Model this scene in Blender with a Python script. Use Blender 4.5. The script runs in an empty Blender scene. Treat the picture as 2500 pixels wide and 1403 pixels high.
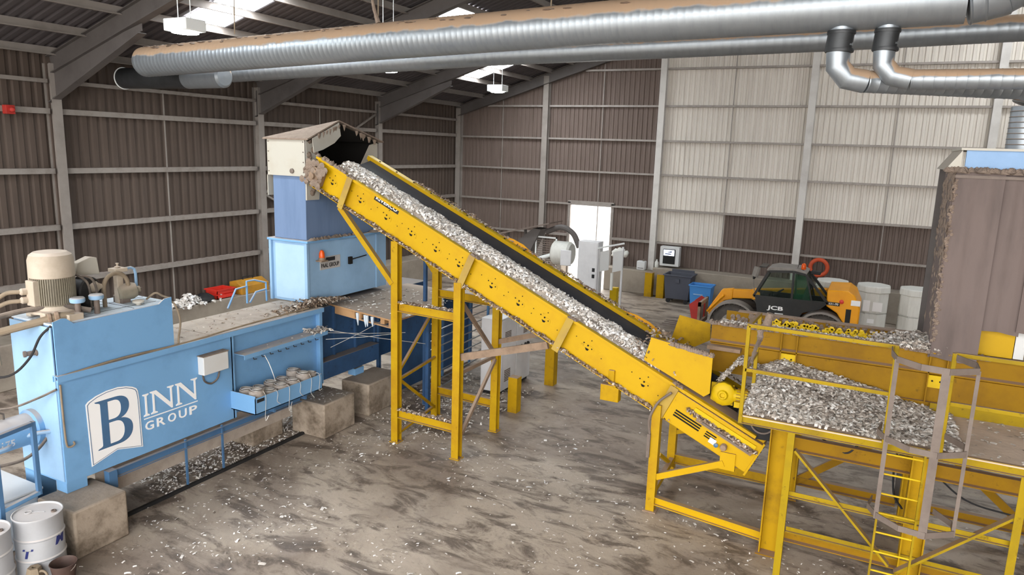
import bpy, bmesh, math, random
from mathutils import Vector, Matrix, noise
random.seed(7)
SC = bpy.context.scene
COL = SC.collection

# ------------------------------------------------------------------ camera
def setup_camera():
    f, yaw, pitch, roll, W, H = 1748.86, 0.46981922, 0.19118944, 0.03164839, 2500.0, 5.8
    cy, sy, cp, sp = math.cos(yaw), math.sin(yaw), math.cos(pitch), math.sin(pitch)
    F = Vector((-sy*cp, cy*cp, -sp)); r = Vector((cy, sy, 0)); u = r.cross(F)
    cr, sr = math.cos(roll), math.sin(roll)
    R = r*cr + u*sr; U = u*cr - r*sr
    cam = bpy.data.cameras.new('camera'); cam.sensor_width = 36; cam.sensor_fit = 'HORIZONTAL'
    cam.lens = f/W*36; cam.clip_start = .1; cam.clip_end = 300
    o = bpy.data.objects.new('camera', cam); COL.objects.link(o)
    o.matrix_world = Matrix(((R.x, U.x, -F.x, 0), (R.y, U.y, -F.y, 0), (R.z, U.z, -F.z, H), (0, 0, 0, 1)))
    SC.camera = o
setup_camera()

# ------------------------------------------------------------------ light and exposure
SKY = 3.2
wd = bpy.data.worlds.new('sky'); SC.world = wd; wd.use_nodes = True
bg = wd.node_tree.nodes['Background']; bg.inputs[0].default_value = (1.0, .975, .95, 1); bg.inputs[1].default_value = SKY
SC.view_settings.view_transform = 'Standard'; SC.view_settings.look = 'None'
SC.view_settings.gamma = 1; SC.view_settings.use_curve_mapping = False
SC.view_settings.exposure = 1.1
SKYLIGHT, LAMP = 14.0, 30.0
SC.cycles.max_bounces = 8; SC.cycles.diffuse_bounces = 5
SC.cycles.sample_clamp_indirect = 6

# ------------------------------------------------------------------ materials
def lin(h):
    h = h.lstrip('#'); c = [int(h[i:i+2], 16)/255 for i in (0, 2, 4)]
    return tuple(x/12.92 if x <= .04045 else ((x+.055)/1.055)**2.4 for x in c) + (1,)
def mat(name, col, rough=.6, metal=0., dirt=None, amt=.5, scale=2.5, dust=None, damt=.8, bump=0., lo=.45, hi=.75, spec=.4, stretch=None, dlo=.35, dhi=.75, speck=None, samt=.6, slo=.62):
    m = bpy.data.materials.new(name); m.use_nodes = True; nt = m.node_tree; N = nt.nodes; L = nt.links
    b = N['Principled BSDF']; b.inputs['Roughness'].default_value = rough; b.inputs['Metallic'].default_value = metal
    b.inputs['Specular IOR Level'].default_value = spec
    c = lin(col); b.inputs['Base Color'].default_value = c; out = None
    tc = N.new('ShaderNodeTexCoord'); vec = tc.outputs['Object']
    if stretch:
        mp = N.new('ShaderNodeMapping'); mp.inputs['Scale'].default_value = stretch; L.new(vec, mp.inputs['Vector']); vec = mp.outputs[0]
    if dirt:
        n = N.new('ShaderNodeTexNoise'); n.inputs['Scale'].default_value = scale; n.inputs['Detail'].default_value = 6; n.inputs['Roughness'].default_value = .65
        L.new(vec, n.inputs['Vector'])
        r = N.new('ShaderNodeMapRange'); r.inputs[1].default_value = lo; r.inputs[2].default_value = hi; r.inputs[3].default_value = 0; r.inputs[4].default_value = amt
        L.new(n.outputs['Fac'], r.inputs[0])
        x = N.new('ShaderNodeMix'); x.data_type = 'RGBA'; x.inputs[6].default_value = c; x.inputs[7].default_value = lin(dirt)
        L.new(r.outputs[0], x.inputs[0]); out = x.outputs[2]
    if speck:
        n4 = N.new('ShaderNodeTexNoise'); n4.inputs['Scale'].default_value = 7; n4.inputs['Detail'].default_value = 9; n4.inputs['Roughness'].default_value = .75; L.new(tc.outputs['Object'], n4.inputs['Vector'])
        r4 = N.new('ShaderNodeMapRange'); r4.inputs[1].default_value = slo; r4.inputs[2].default_value = slo+.09; r4.inputs[4].default_value = samt; L.new(n4.outputs['Fac'], r4.inputs[0])
        x4 = N.new('ShaderNodeMix'); x4.data_type = 'RGBA'; x4.inputs[6].default_value = c; x4.inputs[7].default_value = lin(speck)
        if out: L.new(out, x4.inputs[6])
        L.new(r4.outputs[0], x4.inputs[0]); out = x4.outputs[2]
    if dust:
        g = N.new('ShaderNodeNewGeometry'); s = N.new('ShaderNodeSeparateXYZ'); L.new(g.outputs['Normal'], s.inputs[0])
        n2 = N.new('ShaderNodeTexNoise'); n2.inputs['Scale'].default_value = 4; n2.inputs['Detail'].default_value = 5; L.new(tc.outputs['Object'], n2.inputs['Vector'])
        ad = N.new('ShaderNodeMath'); ad.operation = 'MULTIPLY_ADD'; ad.inputs[1].default_value = .5; L.new(n2.outputs['Fac'], ad.inputs[0])
        sb = N.new('ShaderNodeMath'); sb.operation = 'SUBTRACT'; sb.inputs[1].default_value = .25; L.new(s.outputs[2], sb.inputs[0]); L.new(sb.outputs[0], ad.inputs[2])
        r2 = N.new('ShaderNodeMapRange'); r2.inputs[1].default_value = dlo; r2.inputs[2].default_value = dhi; r2.inputs[3].default_value = 0; r2.inputs[4].default_value = damt
        L.new(ad.outputs[0], r2.inputs[0])
        x2 = N.new('ShaderNodeMix'); x2.data_type = 'RGBA'; x2.inputs[6].default_value = c; x2.inputs[7].default_value = lin(dust)
        if out: L.new(out, x2.inputs[6])
        L.new(r2.outputs[0], x2.inputs[0]); out = x2.outputs[2]
        if metal:
            mm = N.new('ShaderNodeMath'); mm.operation = 'SUBTRACT'; mm.inputs[0].default_value = metal; L.new(r2.outputs[0], mm.inputs[1]); mm.use_clamp = True; L.new(mm.outputs[0], b.inputs['Metallic'])
            rr = N.new('ShaderNodeMath'); rr.operation = 'MULTIPLY_ADD'; rr.inputs[1].default_value = .5; rr.inputs[2].default_value = rough; L.new(r2.outputs[0], rr.inputs[0]); L.new(rr.outputs[0], b.inputs['Roughness'])
    if out: L.new(out, b.inputs['Base Color'])
    if bump:
        n3 = N.new('ShaderNodeTexNoise'); n3.inputs['Scale'].default_value = scale*6; n3.inputs['Detail'].default_value = 4; L.new(vec, n3.inputs['Vector'])
        bp = N.new('ShaderNodeBump'); bp.inputs['Strength'].default_value = bump; bp.inputs['Distance'].default_value = .02; L.new(n3.outputs['Fac'], bp.inputs['Height']); L.new(bp.outputs[0], b.inputs['Normal'])
    return m
def emit(name, col, st):
    m = bpy.data.materials.new(name); m.use_nodes = True; b = m.node_tree.nodes['Principled BSDF']
    b.inputs['Base Color'].default_value = lin(col); b.inputs['Emission Color'].default_value = lin(col); b.inputs['Emission Strength'].default_value = st
    return m
def islands(name, cols, rough=.8):
    m = bpy.data.materials.new(name); m.use_nodes = True; nt = m.node_tree; b = nt.nodes['Principled BSDF']; b.inputs['Roughness'].default_value = rough
    b.inputs['Specular IOR Level'].default_value = .2
    g = nt.nodes.new('ShaderNodeNewGeometry'); r = nt.nodes.new('ShaderNodeValToRGB'); r.color_ramp.interpolation = 'CONSTANT'
    e = r.color_ramp.elements
    while len(e) < len(cols): e.new(.5)
    for i, (p, c) in enumerate(cols): e[i].position = p; e[i].color = lin(c)
    nt.links.new(g.outputs['Random Per Island'], r.inputs[0]); nt.links.new(r.outputs[0], b.inputs['Base Color'])
    return m
M = {}
M['yellow'] = mat('yellow_paint', '#bf9800', .5, spec=.25, speck='#5a4212', slo=.63, dirt='#a87c10', amt=.6, scale=1.6, dust='#9a8068', damt=.85, lo=.5, hi=.8)
M['yellow2'] = mat('worn_yellow_paint', '#b08a04', .6, spec=.2, speck='#4c3816', slo=.6, dirt='#6f5014', amt=.75, scale=1.8, dust='#978070', damt=.9)
M['yellow_clean'] = mat('bright_yellow_paint', '#cfae08', .5, spec=.25, dirt='#9a7a20', amt=.5, scale=3)
M['legyellow'] = mat('scuffed_post_yellow', '#b08c04', .55, spec=.25, speck='#54340e', slo=.6, samt=.75, dirt='#94660a', amt=.7, scale=2.2, dust='#97836e', damt=.8)
M['olive'] = mat('dulled_rail_yellow', '#9c8208', .6, spec=.2, speck='#4a3814', slo=.58, dirt='#75601a', amt=.7, scale=2, dust='#978070', damt=.85)
M['deckpale'] = mat('pale_dusty_deck', '#cdbba9', .9, dirt='#a39383', amt=.7, scale=2.5, bump=.2)
M['dustyyellow'] = mat('dust_coated_yellow', '#a98d3c', .7, dirt='#8a6e4a', amt=.8, scale=3, dust='#97836e', damt=.8)
M['ochre'] = mat('ochre_worn_paint', '#8f6a04', .6, spec=.2, speck='#4a3414', slo=.6, dirt='#6a4810', amt=.7, scale=1.3, dust='#978070', damt=.9)
M['dirtysteel'] = mat('dusty_steel', '#8d7763', .75, dirt='#5d4a3c', amt=.7, scale=4, dust='#a08c7c', damt=.8)
M['greysteel'] = mat('grey_brown_steel', '#746860', .6, dirt='#52463f', amt=.6, scale=4)
M['blue'] = mat('blue_paint', '#76a6d2', .45, spec=.3, speck='#55606a', slo=.66, samt=.5, dirt='#587fa6', amt=.55, scale=1.3, dust='#c0b4aa', damt=.9, lo=.5, hi=.85)
M['bluedeep'] = mat('deep_blue_paint', '#4a7096', .5, dirt='#3d5878', amt=.6, scale=1.5, dust='#a89c92', damt=.8)
M['blueshade'] = mat('shaded_grimy_blue_paint', '#35557c', .6, spec=.25, speck='#2a2622', slo=.58, dirt='#26384e', amt=.7, scale=1.4, dust='#8d8278', damt=.8)  # grimy blue, darkened to paint the shade under the board platform
M['bluegrey'] = mat('greyed_blue_paint', '#6e84a6', .55, spec=.25, dirt='#566c8c', amt=.6, scale=1.2, dust='#a89c92', damt=.8, stretch=(3, 3, .4))
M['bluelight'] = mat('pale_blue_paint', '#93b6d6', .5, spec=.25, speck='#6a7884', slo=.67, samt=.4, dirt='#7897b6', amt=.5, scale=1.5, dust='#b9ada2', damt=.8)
M['white'] = mat('white_paint', '#d0d2d2', .5, dirt='#c4c0ba', amt=.4, scale=2)
M['cream'] = mat('cream_painted_steel', '#b9b6ac', .55, dirt='#a79a86', amt=.5, scale=1.5, dust='#b3a698', damt=.8)
M['offwhite'] = mat('grey_white_cabinet', '#d8d8da', .5, dirt='#b0aeb0', amt=.4, scale=1.5)
M['black'] = mat('black_rubber', '#202022', .7, dirt='#3a3634', amt=.5, scale=4)
M['blackgloss'] = mat('black_gloss_paint', '#16181a', .3, dirt='#38342f', amt=.4, scale=3)
M['belt'] = mat('rubber_belt', '#34353b', .65, dirt='#4c4a4a', amt=.5, scale=3)
M['hole'] = mat('dark_hole', '#120f0c', .9)
M['galv'] = mat('galvanised_duct', '#9ea5ab', .4, metal=.7, dirt='#868e95', amt=.5, scale=3, dust='#a98f76', damt=1., dlo=.2, dhi=.32, stretch=(3, 1, 1))
M['galvdark'] = mat('dull_dark_duct', '#4a4c4e', .5, metal=.7, dirt='#2a2b2c', amt=.6, scale=3)
M['concrete'] = mat('concrete', '#a39585', .85, speck='#3f352b', slo=.6, samt=.6, dirt='#5e5142', amt=.9, lo=.42, hi=.66, scale=2.6, bump=.5, dust='#9a8d80', damt=.7)
M['conwall'] = mat('concrete_wall', '#9b9184', .85, dirt='#6a6058', amt=.7, scale=.9, bump=.3)
M['wood'] = mat('plywood', '#b08a62', .8, dirt='#7c5a3c', amt=.6, scale=2, dust='#9c8d80', damt=1.)
M['motor'] = mat('beige_motor_paint', '#b9ad9d', .55, dirt='#93846f', amt=.6, scale=3, dust='#c8b8aa', damt=.8)
M['motorbody'] = mat('dull_motor_casing', '#8d8676', .6, dirt='#6c6558', amt=.6, scale=4, dust='#b0a294', damt=.7)
M['hose'] = mat('dusty_hose', '#554e48', .7, dirt='#8a7d72', amt=.7, scale=5, dust='#94867a', damt=.7)
M['hosetan'] = mat('tan_hose', '#8c7d69', .7, dirt='#5f5447', amt=.6, scale=5)
M['tank_top'] = mat('dusty_pale_blue_plate', '#c3cfda', .55, dirt='#a8a7a6', amt=.6, scale=2.5)
M['deck'] = mat('dust_covered_deck', '#b3a79b', .85, dirt='#8d8074', amt=.7, scale=3, bump=.3)
M['drum'] = mat('white_drum_paint', '#b4b6ba', .4, dirt='#a3a2a2', amt=.5, scale=2.5, dust='#d3c9c2', damt=.7)
M['navy'] = mat('navy_lettering', '#2b3470', .5)
M['orange'] = mat('orange_lens', '#e0591a', .25)
M['orangebody'] = mat('orange_yellow_paint', '#f2a40e', .4, dirt='#d08608', amt=.4, scale=2)
M['red'] = mat('red_paint', '#b03028', .6, dirt='#7a2a24', amt=.5, scale=3)
M['redplastic'] = mat('red_plastic', '#d8382c', .4)
M['orangehose'] = mat('orange_hose', '#c6512e', .55, dirt='#94402a', amt=.5, scale=5)
M['tyre'] = mat('dusty_tyre', '#55504b', .9, dirt='#33302e', amt=.6, scale=5)
M['rim'] = mat('grey_rim', '#8a857f', .7, dirt='#6a645f', amt=.6, scale=4)
M['fender'] = mat('dusty_grey_plastic', '#8b857f', .7, dirt='#5e5955', amt=.6, scale=3)
M['binblack'] = mat('charcoal_plastic', '#4a4d58', .5, dirt='#3c3e46', amt=.4, scale=2)
M['binblue'] = mat('blue_plastic', '#3f86cc', .45, dirt='#3474b4', amt=.4, scale=2)
M['sack'] = mat('white_sacking', '#d6d6d0', .7, dirt='#b9b8b0', amt=.5, scale=2.5, stretch=(6, 6, 1))
M['paperwhite'] = mat('white_paper_sheet', '#f4f4f4', .7)
M['screen'] = emit('lit_screen', '#dfe9f8', 1.2)
M['screenblue'] = mat('dark_blue_bar', '#20407c', .4)
M['rubber'] = mat('dusty_rubber_sheet', '#6d605c', .75, dirt='#4d4543', amt=.7, scale=1.1, stretch=(2.5, 2.5, .5), bump=.15)
M['tape'] = mat('wire_cage_metal', '#9a9da0', .35, metal=.8)
M['wire'] = mat('pale_wire', '#d8d6d2', .4, metal=.3)
M['spool'] = mat('dusty_wire_coil', '#a39a92', .7, dirt='#6d645e', amt=.7, scale=8, dust='#958577', damt=.8)
M['sidepanel'] = mat('brown_dusty_cladding', '#6d5f58', .75, dirt='#54483f', amt=.7, scale=1.2, stretch=(9, 9, .5))
M['cladleft'] = mat('dark_brown_cladding', '#53473f', .72, dirt='#3c332e', amt=.55, scale=1., stretch=(7, 7, .4))
M['cladlight'] = mat('pale_grey_cladding', '#d6d0c6', .6, dirt='#a0968c', amt=.55, scale=1.0, stretch=(8, 8, .4), lo=.48, hi=.8)
M['plate'] = mat('silver_plate', '#b4b2b0', .4, dirt='#8a8480', amt=.5, scale=6)
M['roofsheet'] = mat('dark_roof_sheet', '#4f4a4c', .75, dirt='#393436', amt=.6, scale=.8)
M['frame'] = mat('dusty_grey_steelwork', '#8f8882', .65, dirt='#6f6762', amt=.6, scale=1.5)
M['framedark'] = mat('dark_steelwork', '#5b5654', .7, dirt='#423d3c', amt=.6, scale=1.5)
M['girt'] = mat('galvanised_girt', '#958e88', .5, metal=.2, dirt='#756c66', amt=.7, scale=4, dust='#9d9189', damt=.7)
M['girtlight'] = mat('pale_column_paint', '#ccc9c4', .55, dirt='#938d88', amt=.5, scale=1.2)
M['skylight'] = emit('translucent_roof_sheet', '#f6fbff', SKYLIGHT)
M['lampglass'] = emit('lamp_diffuser', '#f4fff4', LAMP)
M['lampbody'] = mat('white_lamp_housing', '#e6eaea', .5)
M['shred'] = islands('shredded_paper', [(0, '#ece8e3'), (.35, '#faf9f7'), (.6, '#ddd6ce'), (.78, '#c4b9ae'), (.86, '#efe9e2'), (.96, '#857b72'), (.98, '#f4f4f4')])
M['shreddark'] = islands('dusty_shredded_paper', [(0, '#c3bbb2'), (.25, '#e0ddd8'), (.42, '#b3a99f'), (.6, '#a0968c'), (.76, '#d2cbc3'), (.92, '#6f665e'), (.95, '#f0efec')])
M['grime'] = islands('grimy_fibre', [(0, '#a08c7a'), (.3, '#c9beb2'), (.45, '#84705f'), (.65, '#66564a'), (.8, '#b3a494'), (.92, '#4d4038'), (.96, '#e4dfd8')])
M['scrap'] = islands('paper_scraps', [(0, '#ece8e4'), (.5, '#cfc8c0'), (.8, '#f4f4f4'), (.93, '#9a8f86'), (.97, '#6d6158')])
M['heapbase'] = mat('packed_shreds', '#c2b8ad', .9, dirt='#968b80', amt=.8, scale=14, bump=.8)
M['debris'] = mat('caked_fibre_dust', '#8f7f72', .95, dirt='#6f5f54', amt=.7, scale=9, bump=.8)
def glass(name, col, alpha):
    m = bpy.data.materials.new(name); m.use_nodes = True; nt = m.node_tree; b = nt.nodes['Principled BSDF']; out = nt.nodes['Material Output']
    b.inputs['Base Color'].default_value = lin(col); b.inputs['Roughness'].default_value = .08
    t = nt.nodes.new('ShaderNodeBsdfTransparent'); t.inputs[0].default_value = (.9, .95, .92, 1); x = nt.nodes.new('ShaderNodeMixShader'); x.inputs[0].default_value = alpha
    nt.links.new(t.outputs[0], x.inputs[1]); nt.links.new(b.outputs[0], x.inputs[2]); nt.links.new(x.outputs[0], out.inputs[0])
    return m
M['glass'] = glass('clear_cab_glass', '#303c3a', .07)
M['glassgreen'] = glass('green_tinted_glass', '#1f5038', .32)
M['wrap'] = glass('stretch_film', '#d4dadc', .7)

# ------------------------------------------------------------------ mesh builder
class MB:
    def __init__(s): s.v = []; s.f = []; s.k = []; s.mi = 0
    def add(s, vs, fs):
        n = len(s.v); s.v += [tuple(p) for p in vs]
        for f in fs: s.f.append(tuple(i+n for i in f)); s.k.append(s.mi)
        return s
    def box(s, x0, x1, y0, y1, z0, z1):
        x0, x1 = sorted((x0, x1)); y0, y1 = sorted((y0, y1)); z0, z1 = sorted((z0, z1))
        return s.add([(x0,y0,z0),(x1,y0,z0),(x1,y1,z0),(x0,y1,z0),(x0,y0,z1),(x1,y0,z1),(x1,y1,z1),(x0,y1,z1)],
                     [(0,3,2,1),(4,5,6,7),(0,1,5,4),(1,2,6,5),(2,3,7,6),(3,0,4,7)])
    def frame(s, p, q, up):
        p, q = Vector(p), Vector(q); d = (q-p).normalized(); up = Vector(up)
        if abs(d.dot(up)) > .98: up = Vector((0, 1, 0)) if abs(d.y) < .9 else Vector((1, 0, 0))
        a = d.cross(up).normalized(); b = a.cross(d)
        return p, q, a, b
    def sect(s, p, q, pts, up=(0,0,1)):          # extrude a section (a,b offsets) from p to q
        p, q, a, b = s.frame(p, q, up); n = len(pts)
        vs = [p+a*x+b*y for x, y in pts] + [q+a*x+b*y for x, y in pts]
        fs = [(i, (i+1) % n, (i+1) % n+n, i+n) for i in range(n)] + [tuple(range(n-1, -1, -1)), tuple(range(n, 2*n))]
        return s.add(vs, fs)
    def bar(s, p, q, w, h, up=(0,0,1)):
        return s.sect(p, q, [(-w/2,-h/2),(w/2,-h/2),(w/2,h/2),(-w/2,h/2)], up)
    def ibeam(s, p, q, w, h, t=.012, up=(0,0,1)):
        a, b, c = w/2, h/2, t/2
        return s.sect(p, q, [(-a,-b),(a,-b),(a,-b+t),(c,-b+t),(c,b-t),(a,b-t),(a,b),(-a,b),(-a,b-t),(-c,b-t),(-c,-b+t),(-a,-b+t)], up)
    def chan(s, p, q, w, h, t=.012, up=(0,0,1)):  # web at a=-w/2, flanges toward +a
        a, b = w/2, h/2
        return s.sect(p, q, [(-a,-b),(a,-b),(a,-b+t),(-a+t,-b+t),(-a+t,b-t),(a,b-t),(a,b),(-a,b)], up)
    def angle(s, p, q, w, h, t=.01, up=(0,0,1)):
        a, b = w/2, h/2
        return s.sect(p, q, [(-a,-b),(a,-b),(a,-b+t),(-a+t,-b+t),(-a+t,b),(-a,b)], up)
    def tube(s, pts, r, n=10, cap=True):
        pts = [Vector(p) for p in pts]; rs = r if isinstance(r, (list, tuple)) else [r]*len(pts)
        t0 = (pts[1]-pts[0]).normalized(); u = t0.orthogonal().normalized(); base = len(s.v); rings = []
        for i, p in enumerate(pts):
            if i == 0: t = t0
            elif i == len(pts)-1: t = (pts[i]-pts[i-1]).normalized()
            else: t = ((pts[i]-pts[i-1]).normalized()+(pts[i+1]-pts[i]).normalized()).normalized()
            u = (u-t*u.dot(t)).normalized(); w = t.cross(u)
            k = rs[i]
            rings.append([p+(u*math.cos(2*math.pi*j/n)+w*math.sin(2*math.pi*j/n))*k for j in range(n)])
        vs = [q for rg in rings for q in rg]; fs = []
        for i in range(len(pts)-1):
            for j in range(n): fs.append((i*n+j, i*n+(j+1) % n, (i+1)*n+(j+1) % n, (i+1)*n+j))
        if cap: fs += [tuple(range(n-1, -1, -1)), tuple(range((len(pts)-1)*n, len(pts)*n))]
        return s.add(vs, fs)
    def cyl(s, p, q, r, n=20): return s.tube([p, q], r, n)
    def lathe(s, c, prof, n=24, axis=(0,0,1), ph=0):  # prof: (r, h) from bottom to top
        ax = Vector(axis).normalized(); u = Vector((1,0,0)) if abs(ax.x) < .9 else Vector((0,1,0)); u = (u-ax*u.dot(ax)).normalized(); w = ax.cross(u); c = Vector(c)
        vs = []; fs = []
        for r, h in prof:
            for j in range(n): a = 2*math.pi*j/n+ph; vs.append(c+ax*h+(u*math.cos(a)+w*math.sin(a))*r)
        for i in range(len(prof)-1):
            for j in range(n): fs.append((i*n+j, i*n+(j+1) % n, (i+1)*n+(j+1) % n, (i+1)*n+j))
        if prof[0][0] > 1e-4: fs.append(tuple(range(n-1, -1, -1)))
        if prof[-1][0] > 1e-4: fs.append(tuple(range((len(prof)-1)*n, len(prof)*n)))
        return s.add(vs, fs)
    def prism(s, pts, ext):
        n = len(pts); e = Vector(ext); a = [Vector(p) for p in pts]
        return s.add(a+[p+e for p in a], [tuple(range(n-1, -1, -1)), tuple(range(n, 2*n))]+[(i, (i+1) % n, (i+1) % n+n, i+n) for i in range(n)])
    def torus(s, c, R, r, axis, n=28, m=10, a0=0, a1=2*math.pi):
        ax = Vector(axis).normalized(); u = ax.orthogonal().normalized() if abs(ax.z) > .9 else Vector((0,0,1)).cross(ax).normalized(); w = ax.cross(u); c = Vector(c)
        full = abs(a1-a0-2*math.pi) < 1e-3; k = n if full else n+1
        pts = [c+(u*math.cos(a0+(a1-a0)*i/n)+w*math.sin(a0+(a1-a0)*i/n))*R for i in range(k)]
        if full: pts.append(pts[0])
        return s.tube(pts, r, m, not full)
    def grid(s, nx, ny, fn):
        vs = [fn(i/nx, j/ny) for j in range(ny+1) for i in range(nx+1)]; w = nx+1
        return s.add(vs, [(j*w+i, j*w+i+1, (j+1)*w+i+1, (j+1)*w+i) for j in range(ny) for i in range(nx)])
    def flake(s, p, L, W, up=None, tilt=1.):
        a = random.uniform(0, 2*math.pi); d = Vector((math.cos(a), math.sin(a), random.uniform(-.5, .5)*tilt)).normalized()
        n = Vector((random.gauss(0, .5)*tilt, random.gauss(0, .5)*tilt, 1)).normalized(); w = d.cross(n).normalized()*W/2; n = w.cross(d).normalized()
        c = random.uniform(.1, .45)*L*tilt; p = Vector(p)
        q = [p-d*L/2, p-d*L*.1+n*c*.8, p+d*L*.3+n*c*.6, p+d*L/2-n*c*.2]
        vs = []
        for t in q: vs += [t-w, t+w]
        return s.add(vs, [(0,1,3,2),(2,3,5,4),(4,5,7,6)])

def worldloc(o):
    v = Vector((0,0,0))
    while o: v += o.location; o = o.parent
    return v
def obj(name, mb, mt, parent=None, bev=0, smooth=35, loc=None, label=None, stuff=False):
    mts = mt if isinstance(mt, (list, tuple)) else [mt]
    if parent is not None: off = worldloc(parent); loc = Vector((0,0,0))
    elif loc is not None: off = loc = Vector(loc)
    else:
        xs, ys, zs = zip(*mb.v); loc = Vector(((min(xs)+max(xs))/2, (min(ys)+max(ys))/2, min(zs))); off = loc
    me = bpy.data.meshes.new(name)
    me.from_pydata([(v[0]-off.x, v[1]-off.y, v[2]-off.z) for v in mb.v], [], mb.f)
    for x in mts: me.materials.append(M[x] if isinstance(x, str) else x)
    if len(mts) > 1: me.polygons.foreach_set('material_index', mb.k)
    if not stuff and not getattr(mb, 'open', False):
        bm = bmesh.new(); bm.from_mesh(me); bmesh.ops.recalc_face_normals(bm, faces=bm.faces); bm.to_mesh(me); bm.free()
    if smooth:
        me.polygons.foreach_set('use_smooth', [True]*len(me.polygons)); me.set_sharp_from_angle(angle=math.radians(smooth))
    o = bpy.data.objects.new(name, me); COL.objects.link(o); o.location = loc
    if parent is not None: o.parent = parent
    if bev:
        b = o.modifiers.new('bevel', 'BEVEL'); b.width = bev; b.segments = 2; b.limit_method = 'ANGLE'; b.angle_limit = math.radians(40); b.harden_normals = False
    if label: o['label'] = label
    if stuff: o['kind'] = 'stuff'
    return o
def thing(name, loc, label, cat, group=None):
    o = bpy.data.objects.new(name, None); COL.objects.link(o); o.location = loc; o.empty_display_size = .1
    o['label'] = label; o['category'] = cat
    if group: o['group'] = group
    return o
def tag(o, label, cat, group=None):
    o['label'] = label; o['category'] = cat
    if group: o['group'] = group
    return o
def struct(o): o['kind'] = 'structure'; return o
def room(name, loc=(0,0,0)):
    o = bpy.data.objects.new(name, None); COL.objects.link(o); o.location = loc; o['kind'] = 'structure'; return o
def dup(root, d, label=None, group=None, rotz=0):
    r = root.copy(); COL.objects.link(r); r.location = root.location+Vector(d); r.rotation_euler = (0, 0, rotz)
    if label: r['label'] = label
    if group: r['group'] = group
    for ch in list(root.children):
        c = ch.copy(); COL.objects.link(c); c.parent = r
        for g in list(ch.children):
            e = g.copy(); COL.objects.link(e); e.parent = c
    return r
def arc(c, r, a0, a1, u, w, n=8):
    c, u, w = Vector(c), Vector(u), Vector(w)
    return [c+(u*math.cos(a0+(a1-a0)*i/n)+w*math.sin(a0+(a1-a0)*i/n))*r for i in range(n+1)]
def smoothpath(pts, n=6):       # Catmull-Rom
    P = [Vector(p) for p in pts]; P = [P[0]*2-P[1]]+P+[P[-1]*2-P[-2]]; out = []
    for i in range(1, len(P)-2):
        for k in range(n):
            t = k/n; a, b, c, d = P[i-1], P[i], P[i+1], P[i+2]
            out.append(.5*((2*b)+(c-a)*t+(2*a-5*b+4*c-d)*t*t+(3*b-a-3*c+d)*t**3))
    return out+[P[-2]]
def shape2d(splines, mapf, depth, ext):     # filled flat shape with holes -> MB
    cu = bpy.data.curves.new('tmp', 'CURVE'); cu.dimensions = '2D'; cu.fill_mode = 'BOTH'
    for pts in splines:
        sp = cu.splines.new('POLY'); sp.points.add(len(pts)-1); sp.use_cyclic_u = True
        for q, (x, y) in zip(sp.points, pts): q.co = (x, y, 0, 1)
    return curve_mb(cu, mapf, depth, ext)
def curve_mb(cu, mapf, depth, ext):
    cu.extrude = depth
    o = bpy.data.objects.new('tmp', cu); COL.objects.link(o); dg = bpy.context.evaluated_depsgraph_get(); dg.update()
    me = bpy.data.meshes.new_from_object(o.evaluated_get(dg)); mb = MB()
    mb.add([mapf(v.co.x, v.co.y, v.co.z) for v in me.vertices], [tuple(p.vertices) for p in me.polygons])
    bpy.data.objects.remove(o); bpy.data.curves.remove(cu); bpy.data.meshes.remove(me)
    return mb
def text_mb(txt, mapf, w, h, depth=.003, bold=0.0):    # text fitted into a w x h box, origin lower left
    cu = bpy.data.curves.new('tmp', 'FONT'); cu.body = txt; cu.size = 1; cu.offset = bold; cu.resolution_u = 3
    raw = curve_mb(cu, lambda x, y, z: (x, y, z), .5, None)
    xs = [v[0] for v in raw.v]; ys = [v[1] for v in raw.v]; x0, x1, y0, y1 = min(xs), max(xs), min(ys), max(ys)
    raw.v = [mapf((v[0]-x0)/(x1-x0)*w, (v[1]-y0)/(y1-y0)*h, v[2]*2*depth) for v in raw.v]
    return raw

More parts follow.
